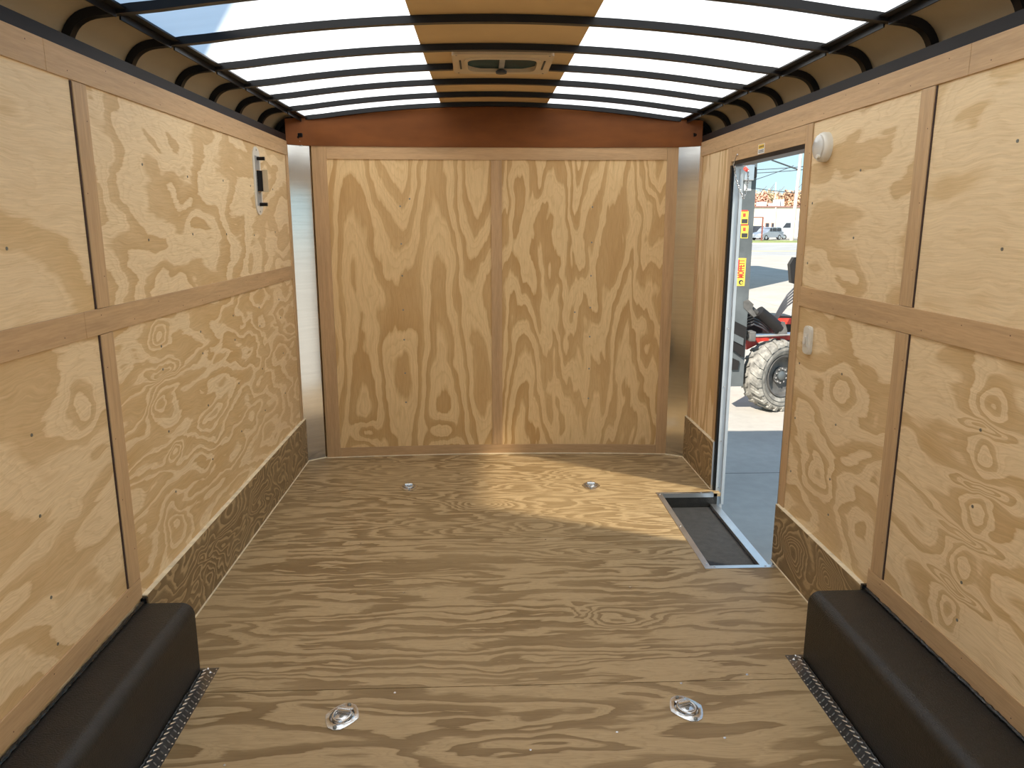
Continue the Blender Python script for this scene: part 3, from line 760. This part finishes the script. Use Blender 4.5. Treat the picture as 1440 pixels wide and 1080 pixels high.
# ------------------------------------------------------------ side door
dr = empty('door_1', (XR, (DY0+DY1)/2, 0), kind='structure', label='open side door of the trailer with black frame')
mb = MB()
mb.box(XR-.004, XR+.075, DY0-.001, DY1+.001, 1.822, 1.842)
mb.box(XR-.004, XR+.050, DY0-.004, DY0+.006, -.08, 1.822)
mb.box(XR-.010, XR+.004, DY1-.010, DY1+.019, -.08, 1.822)
mb.build('frame', 'black', dr)
mb = MB(); mb.box(XR+.004, XR+.050, DY1-.014, DY1-.009, -.08, 1.815); mb.box(XR+.034, XR+.050, DY1-.026, DY1-.0145, -.08, 1.800)
mb.build('hinge_jamb', 'alu_white', dr)
for z in (0.95, 0.62, 0.30, 0.02): MB().cyl((XR+.018, DY1-.014, z), (XR+.018, DY1-.019, z), .004, seg=10).build('screw', 'zinc', dr)
rot = Matrix.Rotation(math.radians(-18.4), 3, 'Z')
mb = MB(); mb.box(1.386, 1.404, 4.16, 5.03, -.07, 1.80, bev=.003, rot=rot, piv=(1.404, 4.16, 0))
mb.build('door_leaf', 'alu_white', dr)
# chain on its hook
ch = empty('door_chain', (XR-.004, 4.05, 1.84), 'thin silver safety chain looped from a hook at the door top corner', 'chain')
mb = MB()
mb.lathe([(0.007, 0), (0.007, .003), (0.003, .006), (0, .006)], Matrix.Translation((XR-.006, 4.045, 1.868)) @ Matrix.Rotation(-PI/2, 4, 'Y'), 12)
mb.tube([(XR-.012, 4.045, 1.868), (XR-.016, 4.05, 1.85), (XR-.018, 4.06, 1.835), (XR-.018, 4.075, 1.818), (XR-.012, 4.08, 1.806), (XR-.006, 4.075, 1.818)], .0022, 8)
mb.build('hook', 'zinc', ch, smooth=True)
path = []
A_ = Vector((XR-.008, 4.08, 1.812)); B_ = Vector((XR+.046, 4.07, 1.650)); C_ = Vector((XR+.064, 4.08, 1.79))
def chain_pt(f):
    if f < .5: 
        g = f*2; return A_.lerp(B_, g)+Vector((.010*math.sin(g*PI)*-1, 0, 0))
    g = f*2-1; return B_.lerp(C_, g)+Vector((.010*math.sin(g*PI), 0, 0))
NL = 30
for i in range(NL):
    c_ = chain_pt((i+.5)/NL); t_ = (chain_pt(min(1, (i+1)/NL))-chain_pt(i/NL)).normalized()
    s_ = t_.cross(Vector((0, 1, 0))).normalized(); b_ = t_.cross(s_)
    w_ = s_ if i % 2 else b_
    P_ = [c_+t_*.0075*math.cos(a)*1.0+w_*.0042*math.sin(a) for a in (2*PI*k/10 for k in range(10))]
    MB().tube(P_, .0020, 6, closed=True).build('link', 'zinc', ch, smooth=True)

# small yellow warning sticker above the door
st = MB().box(XR-.0068, XR-.0062, 3.665, 3.750, 1.846, 1.890).build('warning_sticker', 'paper'); tag(st, 'small yellow and white warning sticker on the batten above the door', 'sticker')
MB().box(XR-.0072, XR-.0068, 3.670, 3.745, 1.868, 1.888).build('yellow_field', 'yellow', st)
mb = MB()
for k in range(5): mb.box(XR-.0075, XR-.0072, 3.676+k*.013, 3.684+k*.013, 1.874, 1.882)
for k in range(2): mb.box(XR-.0075, XR-.0068, 3.675, 3.74, 1.852+k*.007, 1.855+k*.007)
mb.build('print', 'ink', st)

# dome light
mt = Matrix.Translation((XR, 3.012, 1.810)) @ Matrix.Rotation(-PI/2, 4, 'Y')
dl = empty('dome_light', (XR, 3.012, 1.81), 'round white dome light on the plywood beside the door', 'light')
MB().lathe([(0.056, 0), (0.056, .018), (0.053, .026), (0.048, .030), (0.0, .030)], mt, 40).build('base', 'white_plastic', dl, smooth=True)
MB().lathe([(0.046, .030), (0.045, .036), (0.036, .041), (0.0, .043)], mt, 40).build('lens', 'lens', dl, smooth=True)
MB().cyl((XR-.034, 2.990, 1.773), (XR-.046, 2.990, 1.773), .008, seg=16).build('switch', 'white_plastic', dl, smooth=True)
# light switch
ls = empty('light_switch', (XR, 3.025, 1.05), 'white light switch on the plywood beside the door', 'switch')
sp_ = [(y*.034/1.0, z*.058) for y, z in [(math.copysign(abs(math.cos(t))**(2/5), math.cos(t)), math.copysign(abs(math.sin(t))**(2/5), math.sin(t))) for t in (2*PI*(i+.5)/40 for i in range(40))]]
mb = MB().prism(sp_, lambda p, q, t: Vector((XR-t, 3.025+p, 1.05+q)), 0, .010)
mb.prism([(a*.88, b*.93) for a, b in sp_], lambda p, q, t: Vector((XR-t, 3.025+p, 1.05+q)), .010, .014)
mb.build('wall_plate', 'white_plastic', ls, smooth=True)
MB().box(XR-.0175, XR-.0142, 3.010, 3.040, 1.024, 1.076, bev=.001).build('collar', 'white_plastic', ls)
MB().box(XR-.024, XR-.0178, 3.016, 3.034, 1.034, 1.066, bev=.0015, rot=Matrix.Rotation(.12, 3, 'Y')).build('rocker', 'lens', ls)

# flow-through vent on the left wall
sv = empty('side_wall_vent', (XL, 4.10, 1.73), 'tall white oval wall vent with black knobs on the left wall', 'wall vent')
cy0, cz0 = 4.10, 1.735
def oval(a, b, n=32): 
    P = []
    for i in range(n):
        t = 2*PI*(i+.5)/n; c, s = math.cos(t), math.sin(t); P.append((a*c, (b-a)*(1 if s > 0 else -1)+a*s))
    return P
MB().prism(oval(.062, .172), lambda p, q, t: Vector((XL+t, cy0+p, cz0+q)), 0, .005).build('plate', 'white_plastic', sv, smooth=True)
MB().box(XL+.005, XL+.0065, cy0-.038, cy0+.038, cz0-.125, cz0+.125).build('recess', 'grey_plastic', sv)
for z in (cz0+.112, cz0-.118):
    MB().cyl((XL+.005, cy0, z), (XL+.045, cy0, z), .009, seg=16).build('knob', 'black', sv, smooth=True)
MB().box(XL+.0066, XL+.009, cy0-.034, cy0+.034, cz0-.055, cz0+.055).build('sliding_cover', 'alu', sv)
MB().box(XL+.009, XL+.030, cy0-.010, cy0+.022, cz0-.052, cz0+.052).build('inner_flap', 'black', sv)
MB().box(XL+.030, XL+.056, cy0-.004, cy0+.000, cz0-.056, cz0+.056).build('pull_tab', 'cream_plastic', sv)
for z in (cz0+.155, cz0-.155): wscrew(sv, XL+.005, 1, cy0, z)

# wire connectors under the roof corners
def plug(x, y, z, s, label):
    r = empty('wire_connector', (x, y, z), label, 'connector', None)
    mb = MB(); mb.cyl((x-.028, y, z), (x-.006, y, z+.002), .011, seg=14); mb.box(x-.006, x+.032, y-.011, y+.011, z-.012, z+.010, bev=.003); mb.cyl((x-.002, y-.005, z-.012), (x+.012, y-.005, z-.016), .009, seg=12)
    mb.build('body', 'black', r)
    MB().tube([(x+.008, y, z-.014), (x+.010+s*.004, y-.004, z-.035), (x+.004+s*.014, y, z-.052), (x+s*.03, y+.004, z-.066)], .0015, 6).build('wire', 'paper', r)
plug(-1.105, 4.795, 2.040, 1, 'black wire connector hanging at the left end of the front header')
plug(1.320, 4.765, 2.046, -1, 'black wire connector hanging at the right end of the front header')

# ------------------------------------------------------------ outside
GZ = -0.65
gr = MB().box(-60, 120, -60, 52, GZ-.1, GZ).build('ground', 'concrete'); tag(gr, 'pale concrete yard seen through the side door', kind='structure')
rd = MB().box(-60, 160, 52, 84, GZ-.1, GZ+.001).build('road', 'road'); tag(rd, 'grey road beyond the concrete yard', kind='structure')
mb = MB(); mb.box(-60, 160, 60.0, 60.25, GZ, GZ+.004); mb.box(-60, 160, 60.5, 60.75, GZ, GZ+.004); mb.build('yellow_line', 'yellow', rd)
MB().box(-60, 160, 81.5, 84, GZ-.0, GZ+.06).build('kerb', 'bld', rd)
vg = MB().box(-60, 160, 84, 96, GZ-.1, GZ+.08).build('grass_verge', 'grass'); tag(vg, 'strip of short grass beyond the road', 'grass', kind='stuff')
lot = MB().box(-60, 220, 96, 260, GZ-.1, GZ+.05).build('parking_lot', 'concrete'); tag(lot, 'paved lot in front of the far building', kind='structure')

# far cream building
bd = empty('building', (48, 126, GZ), 'long low cream building beyond the parked cars', 'building')
Rb = Matrix.Rotation(math.radians(2), 3, 'Z')
MB().box(14, 110, 126, 142, GZ, 4.10).build('wall', 'bld', bd)
MB().box(13.8, 110.2, 125.8, 142.2, 4.10, 4.32).build('coping', 'bldtrim', bd)
for x in (46.9, 47.9, 49.2, 50.1, 53.6):
    f = MB().box(x, x+.6, 125.9, 126.0, 0.9, 1.6).build('window', 'bldtrim', bd)
    MB().box(x+.08, x+.52, 125.84, 125.9, .98, 1.52).build('pane', 'glassdark', f)
MB().box(48.3, 48.5, 125.8, 126.0, GZ, 4.1).build('downpipe', 'pole', bd)
for x, w_, h_ in ((47.3, 1.1, .8), (49.4, .7, .6), (50.2, .5, 1.2), (50.9, .5, 1.2)):
    MB().box(x, x+w_, 130, 132, 4.3, 4.3+h_).build('roof_unit', 'whitepaint', bd)
MB().cyl((50.9, 133, 4.3), (50.9, 133, 8.5), .07, seg=8).build('roof_mast', 'pole', bd)

# trees
def tree(x, y, h, r, leaf, label):
    t = empty('autumn_tree', (x, y, GZ), label, 'tree', 'autumn trees behind the building')
    mb = MB().tube([(x, y, GZ), (x+.2, y, h*.4), (x+.1, y+.2, h*.75)], [.3, .22, .08], 8)
    for k in range(7):
        a = k*0.9+rnd.random(); z0 = h*(.35+.07*k)
        mb.tube([(x+.1, y, z0), (x+math.cos(a)*r*.5, y+math.sin(a)*r*.5, z0+h*.18), (x+math.cos(a)*r*.85, y+math.sin(a)*r*.85, z0+h*.32)], [.1, .06, .03], 5)
    mb.build('trunk', 'trunk', t)
    mb = MB()
    for k in range(2200):
        a = rnd.uniform(0, 2*PI); ph = math.acos(rnd.uniform(-.6, 1)); q = r*rnd.uniform(.45, 1.05)*(1+.25*math.sin(3*a+x)*math.sin(2*ph))
        c_ = Vector((x+q*math.sin(ph)*math.cos(a), y+q*math.sin(ph)*math.sin(a), GZ+h-r*1.0+q*math.cos(ph)))
        d1 = Vector((rnd.uniform(-1, 1), rnd.uniform(-1, 1), rnd.uniform(-1, 1))).normalized()*.22
        d2 = d1.cross(Vector((rnd.uniform(-1, 1), rnd.uniform(-1, 1), rnd.uniform(-1, 1)))).normalized()*.20
        mb.bm.faces.new([mb.bm.verts.new(c_+v) for v in (d1, d2, -d1, -d2)])
    mb.build('foliage', leaf, t)
for ra, y, zt, r_, lf, lb in ((.356, 149, .0385, 2.6, 'leaf_r', 'russet autumn tree above the left end of the cream building'),
                     (.367, 158, .041, 2.6, 'leaf_y', 'yellow-tan autumn tree next right of the russet one'),
                     (.380, 167, .0385, 2.6, 'leaf_o', 'orange autumn tree above the middle of the cream building'),
                     (.3925, 177, .034, 2.4, 'leaf_y', 'low yellow autumn tree behind the rooftop units'),
                     (.4025, 150, .041, 2.4, 'leaf_o', 'orange autumn tree just left of the utility pole top'),
                     (.4165, 160, .038, 2.6, 'leaf_g', 'olive green tree right of the utility pole')):
    tree(ra*y, y, 1.52+zt*y-GZ, r_, lf, lb)

# utility pole and cables
up = empty('utility_pole', (38.0, 93, GZ), 'weathered wooden utility pole behind the road verge', 'utility pole')
MB().cyl((38.0, 93, GZ+.10), (38.4, 93, 10.6), .24, .17, seg=12).build('shaft', 'pole', up, smooth=True)
a_, b_ = at(1085, 225, 91.0), at(1121, 238, 93.2)
MB().tube([a_, b_], .09, 6).build('cross_arm', 'wire', up)
def wire(p, q, sag, label):
    pts = []
    for i in range(17):
        f = i/16; v = p.lerp(q, f); v.z -= sag*4*f*(1-f); pts.append(v)
    o = MB().tube(pts, .045, 5).build('power_cable', 'wire'); tag(o, label, 'cable', 'power cables on the utility pole')
wire(at(1000, 240, 90), at(1200, 226, 96), .3, 'upper of the two near-level power cables crossing the pole')
wire(at(1000, 245, 90), at(1200, 230, 96), .3, 'second near-level power cable, just below the upper one')
wire(at(1000, 270, 83), at(1116, 233, 93.5), .2, 'slanting power cable rising rightwards to the pole')
wire(at(1000, 255, 90), at(1200, 277, 100), .3, 'low faint power cable sloping down to the right')
# steel frame
fr_ = empty('steel_frame', (34.0, 94, GZ), 'rust-red goalpost-shaped steel frame before the building', 'frame')
p0, p1 = at(1057.5, 305, 94), at(1073, 305, 94)
for p in (p0, p1): MB().box(p.x-.07, p.x+.07, 93.93, 94.07, GZ+.082, p0.z).build('post', 'frame_red', fr_)
MB().box(p0.x, p1.x, 93.94, 94.06, p0.z-.12, p0.z).build('crossbar', 'frame_red', fr_)

# vehicles
def vehicle(name, x, y, rz, L, W, Hh, paint, label, van=False):
    r = empty(name, (x, y, GZ+.05), label, 'van' if van else 'car')
    if van:
        body = [(-L/2, .35), (-L/2, Hh), (L*.28, Hh), (L*.40, Hh*.62), (L*.48, Hh*.5), (L/2, .9), (L/2, .35)]
        cab = [(L*.18, Hh*.60), (L*.18, Hh*.86), (L*.29, Hh*.86), (L*.375, Hh*.60)]
    else:
        body = [(-L/2, .35), (-L/2, Hh*.62), (-L*.47, Hh*.66), (L*.22, Hh*.62), (L*.45, Hh*.52), (L/2, Hh*.42), (L/2, .32)]
        cab = [(-L*.47, Hh*.64), (-L*.42, Hh*.92), (-L*.36, Hh), (L*.02, Hh*.99), (L*.08, Hh*.95), (L*.24, Hh*.62)]
    mb = MB(); mb.prism(body, lambda p, q, t: Vector((p, t, q)), -W/2, W/2)
    if not van: mb.prism(cab, lambda p, q, t: Vector((p, t, q)), -W*.44, W*.44)
    mb.build('body', paint, r)
    if van:
        MB().prism(cab, lambda p, q, t: Vector((p, t, q)), -W/2-.01, W/2+.01).build('window', 'glassdark', r)
    else:
        for a, b in ((-L*.40, -L*.21), (-L*.19, L*.0), (L*.02, L*.13)):
            g2 = [(a, Hh*.67), (a+.03, Hh*.92), (b-.03 if b < .1*L else b-.2*(b-a), Hh*.92), (b, Hh*.67)]
            MB().prism(g2, lambda p, q, t: Vector((p, t, q)), -W*.45, W*.45).build('window', 'glassdark', r)
        MB().box(L*.495, L*.505, -W*.4, -W*.2, Hh*.38, Hh*.45).build('headlamp', 'paper', r); MB().box(L*.495, L*.505, W*.2, W*.4, Hh*.38, Hh*.45).build('headlamp', 'paper', r)
    for sx_ in (-.31, .32):
        for sy_ in (-1, 1):
            wv = MB().cyl((L*sx_, sy_*W*.5-.12*sy_, .34), (L*sx_, sy_*W*.5+.02*sy_, .34), .34, seg=20).build('wheel', 'tyre', r)
            MB().cyl((L*sx_, sy_*W*.5+.02*sy_, .34), (L*sx_, sy_*W*.5+.03*sy_, .34), .2, seg=16).build('hubcap', 'alu_trim', wv)
    for ch_ in list(r.children):
        ch_.matrix_parent_inverse = Matrix()
    r.rotation_euler = (0, 0, rz)
    return r
vehicle('car', 37.0, 98.6, math.radians(215), 4.6, 1.85, 1.65, 'silver', 'silver estate car parked left of the utility pole')
vehicle('car', 36.2, 103.2, math.radians(205), 4.7, 1.9, 1.80, 'darkpaint', 'dark grey off-road car behind the rust-red frame')
vehicle('car', 38.6, 107.6, math.radians(250), 3.6, 1.6, 1.35, 'redpaint', 'small red car between the dark and the silver ones')
vehicle('van', 42.2, 102.4, math.radians(180), 5.6, 2.0, 2.55, 'whitepaint', 'white high-roof van right of the utility pole', True)

# unseen blocks added to cast shadows on the roof and the yard
def solid(name, pts, h, label):
    o = MB().prism(pts, lambda p, q, t: Vector((p, q, t)), GZ, h).build(name, 'bld'); tag(o, label, 'building', kind='structure'); return o
A2 = Vector((-3.10, 0.48)); d2 = Vector((.51, -.86)); n2 = Vector((-.86, -.51))
solid('roof_shadow_block', [A2, A2+d2*2.6, A2+d2*2.6+n2*3, A2+n2*3], 5.0, 'unseen tall block beside the trailer, shaped to shade its roof')
solid('yard_shadow_block', [(-4, 24.6), (8.55, 24.6), (8.55, 31.5), (-4, 31.5)], 7.6, 'unseen tall block added to cast the dark patch in the yard')

# ------------------------------------------------------------ truck-mounted forklift
fk = empty('forklift', (3.4, 8.7, GZ), 'red forklift with grey steel mast and one dusty chevron-tread wheel outside the door', 'forklift')
wc = at(1091, 523.5, 8.62)
wc.z = GZ+.425
axis = Vector((.40, -.917, 0)).normalized()
mt = Matrix.Translation(wc) @ Vector((0, 0, 1)).rotation_difference(axis).to_matrix().to_4x4()
wh = MB().lathe([(0.24, .10), (0.27, .135), (0.33, .145), (0.385, .135), (0.405, .10), (0.408, 0), (0.405, -.12), (0.37, -.15), (0.24, -.13)], mt, 48, closed=True).build('wheel', 'rubber', fk, smooth=True)
mb = MB(); NLUG = 22
for i in range(NLUG):
    for s in (-1, 1):
        a = 2*PI*(i+(.5 if s > 0 else 0))/NLUG
        P8 = []
        for (da, zz) in ((-.0, .02), (.10, .02), (.22, .135), (.12, .135)):
            for rr in (.395, .428 if zz < .1 else .418):
                P8.append(mt @ Vector((rr*math.cos(a+da), rr*math.sin(a+da), s*zz)))
        vs = [mb.bm.verts.new(p) for p in P8]
        for f in ((0, 2, 4, 6), (1, 3, 5, 7), (0, 1, 3, 2), (2, 3, 5, 4), (4, 5, 7, 6), (6, 7, 1, 0)): mb.bm.faces.new([vs[k] for k in f])
        # shoulder block running down the sidewall
        if s > 0:
            P8 = []
            for (da, rr, z0) in ((.12, .418, .125), (.22, .418, .125), (.24, .365, .14), (.14, .365, .14)):
                for dz in (0, .014): P8.append(mt @ Vector((rr*math.cos(a+da), rr*math.sin(a+da), z0+dz)))
            vs = [mb.bm.verts.new(p) for p in P8]
            for f in ((0, 2, 4, 6), (1, 3, 5, 7), (0, 1, 3, 2), (2, 3, 5, 4), (4, 5, 7, 6), (6, 7, 1, 0)): mb.bm.faces.new([vs[k] for k in f])
mb.build('tread_lugs', 'rubber', wh)
mb = MB()
for rr in (.345, .30):
    mb.lathe([(rr, .1445), (rr+.004, .1475), (rr+.008, .1445)], mt, 48, closed=True)
mb.build('sidewall_ring', 'tread_dark', wh)
rim = MB().lathe([(0.25, .11), (0.245, .135), (0.225, .125), (0.215, .06), (0.16, .035), (0.10, .05), (0.10, .07), (0.0001, .07)], mt, 40, cap=False).build('rim', 'rim', wh, smooth=True)
mb = MB().lathe([(0.055, .07), (0.055, .10), (0.035, .115), (0, .115)], mt, 24)
mb.build('hub', 'mast', wh, smooth=True)
mb = MB()
for k in range(10):
    a = 2*PI*k/10; mb.cyl(mt @ Vector((.085*math.cos(a), .085*math.sin(a), .065)), mt @ Vector((.085*math.cos(a), .085*math.sin(a), .09)), .011, seg=6)
mb.build('wheel_nuts', 'alu_trim', wh)
# mast
ma, mb_ = at(1037, 300, 8.45), at(1060.5, 300, 8.45)
mastx0, mastx1 = ma.x, mb_.x
mb = MB(); mb.box(mastx0, mastx1, 8.45, 8.47, -.33, 2.25); mb.box(mastx0, mastx0+.02, 8.47, 8.62, -.33, 2.25); mb.box(mastx1-.02, mastx1, 8.47, 8.62, -.33, 2.25)
mast = mb.build('mast', 'mast', fk)
def flat(px0, py0, px1, py1, mat, name, par, Y=8.449, th=.002):
    a, b = at(px0, py0, Y), at(px1, py1, Y)
    return MB().box(min(a.x, b.x), max(a.x, b.x), Y-th, Y, min(a.z, b.z), max(a.z, b.z)).build(name, mat, par)
flat(1047, 255, 1056, 268, 'paper', 'white_label', mast)
for y0 in (297, 317):
    d_ = flat(1042.5, y0, 1051.5, y0+18, 'yellow', 'warning_decal', mast)
    flat(1043, y0+11, 1051, y0+17, 'ink', 'decal_text', mast, 8.4465, .001)
    flat(1045, y0+3, 1048.5, y0+8, 'decal_red', 'decal_symbol', mast, 8.4465, .001)
    flat(1042.5, y0-1.5, 1051.5, y0+.5, 'decal_red', 'decal_band', mast, 8.4465, .001)
nm = flat(1037.5, 363, 1046.8, 402, 'yellow', 'name_decal', mast, 8.449)
a, b = at(1045.7, 391, 8.444), at(1045.7, 365, 8.444)
tcu = bpy.data.curves.new('name_text', 'FONT'); tcu.body = 'MOFFETT'; tcu.extrude = .0008; tcu.align_x = 'LEFT'; tcu.offset = .004
to = bpy.data.objects.new('name_text', tcu); col.objects.link(to)
tcu.size = .10; bpy.context.view_layer.update()
wT = to.dimensions.x; tcu.size = .10
kx = (b.z-a.z)/wT
bpy.context.view_layer.update()
dg = bpy.context.evaluated_depsgraph_get(); me = bpy.data.meshes.new_from_object(to.evaluated_get(dg)); bpy.data.objects.remove(to)
me.transform(Matrix.Translation((a.x-.002, 8.4455, a.z)) @ Matrix(((0, -1, 0, 0), (0, 0, -1, 0), (1, 0, 0, 0), (0, 0, 0, 1))) @ Matrix.Diagonal((kx, .072/.074, 1, 1)))
o = bpy.data.objects.new('name_text', me); col.objects.link(o); me.materials.clear(); me.materials.append(M['decal_red']); setpar(o, nm)
a = at(1042, 397, 8.4455)
MB().cyl((a.x, 8.4465, a.z), (a.x, 8.4455, a.z), .028, seg=20).build('name_emblem', 'ink', nm)
MB().cyl((a.x+.006, 8.4455, a.z-.004), (a.x+.006, 8.4445, a.z-.004), .014, seg=16).build('name_emblem', 'yellow', nm)
# top bracket and grab handle
p = at(1050, 248, 8.40)
MB().box(p.x-.03, at(1059, 248, 8.4).x, 8.36, 8.45, at(1050, 254, 8.4).z, at(1050, 232, 8.4).z, bev=.008).build('mast_head', 'alu_trim', mast)
hp = [at(x, y, 8.40) for x, y in ((1060, 236), (1062.5, 236.5), (1063, 240), (1062.5, 249), (1059.5, 250.5))]
MB().tube(hp, .014, 8).build('grab_handle', 'cyl', mast, smooth=True)
MB().tube([at(1047, 236, 8.34), at(1049, 238, 8.33), at(1051, 240, 8.34)], .02, 8).build('latch', 'decal_red', mast)
# lower mast black plates
def quad(pts, Y, th, mat, name, par=fk):
    P = [at(x, y, Y) for x, y in pts]
    return MB().prism([(p.x, p.z) for p in P], lambda p, q, t: Vector((p, t, q)), Y, Y+th).build(name, mat, par)
quad([(1030, 450), (1050, 460), (1046, 503), (1028, 490)], 8.40, .04, 'cyl', 'mast_plate')
quad([(1030, 468), (1046, 476), (1045, 486), (1029, 478)], 8.385, .012, 'mast', 'plate_stripe')
quad([(1029, 503), (1040, 508), (1038, 520), (1029, 520)], 8.42, .04, 'cyl', 'fork_carriage')
MB().cyl(at(1022, 534, 8.5), at(1036, 538, 8.5), .045, seg=14).build('fork_pin', 'pole', fk, smooth=True)
# chassis
quad([(1048, 478), (1116, 472), (1116, 486), (1070, 482), (1050, 492)], 8.66, .25, 'red', 'chassis')
quad([(1046, 441), (1116, 445), (1116, 474), (1048, 478)], 8.95, .3, 'cyl', 'engine_cover')
quad([(1090, 448), (1118, 448), (1118, 456), (1090, 456)], 8.90, .04, 'red', 'chassis_rail')
MB().cyl(at(1052, 472, 8.45), at(1113, 469.5, 8.62), .022, seg=14).build('steering_rod', 'alu_trim', fk, smooth=True)
MB().box(*sorted((at(1051, 470, 8.5).x, at(1060, 470, 8.5).x)), 8.42, 8.56, at(1051, 479, 8.5).z, at(1051, 465, 8.5).z, bev=.01).build('rod_block', 'rim', fk)
MB().cyl(at(1050, 427, 8.5), at(1069, 444, 8.52), .026, seg=14).build('piston_rod', 'rim', fk, smooth=True)
MB().cyl(at(1067, 438, 8.5), at(1096, 462, 8.56), .068, seg=18).build('lift_cylinder', 'cyl', fk, smooth=True)
quad([(1046, 424), (1052, 421), (1060, 428), (1058, 434), (1064, 444), (1060, 446), (1046, 433)], 8.44, .08, 'rim', 'cylinder_bracket')
quad([(1096, 466), (1098, 455), (1104, 453), (1107, 464), (1107, 470), (1095, 470)], 8.50, .08, 'rim', 'cylinder_clevis')
for k in range(5):
    MB().tube([at(1118, 404+k*4.5, 8.7), at(1107, 415+k*3.8, 8.66), at(1099, 428+k*3, 8.64), at(1091, 443+k*2, 8.66), at(1080, 452+k*2, 8.7)], .010, 7).build('hose', 'hose', fk, smooth=True)
for k in range(4):
    MB().tube([at(1050, 448+k*4, 8.6), at(1060, 444+k*4, 8.55), at(1072, 449+k*4, 8.55), at(1082, 460+k*3, 8.6), at(1086, 468, 8.65)], .010, 7).build('hose', 'hose', fk, smooth=True)
quad([(1111, 372), (1117, 362), (1124, 362), (1124, 401), (1113, 398)], 8.80, .08, 'cyl', 'side_mirror')
# rest of the machine, beyond the door edge
def fbox(x0, x1, y0, y1, z0, z1, mat, name, bev=.02): MB().box(x0, x1, y0, y1, z0, z1, bev=bev).build(name, mat, fk)
fbox(4.5, 5.8, 8.9, 10.0, -.25, .75, 'red', 'cab_base'); 
for x, y in ((4.6, 9.0), (5.7, 9.0), (4.6, 9.9), (5.7, 9.9)): MB().cyl((x, y, .75), (x, y, 1.5), .03, seg=10).build('cab_post', 'cyl', fk)
fbox(4.55, 5.75, 8.95, 9.95, 1.48, 1.54, 'cyl', 'cab_roof')
print('objects', len(bpy.data.objects))
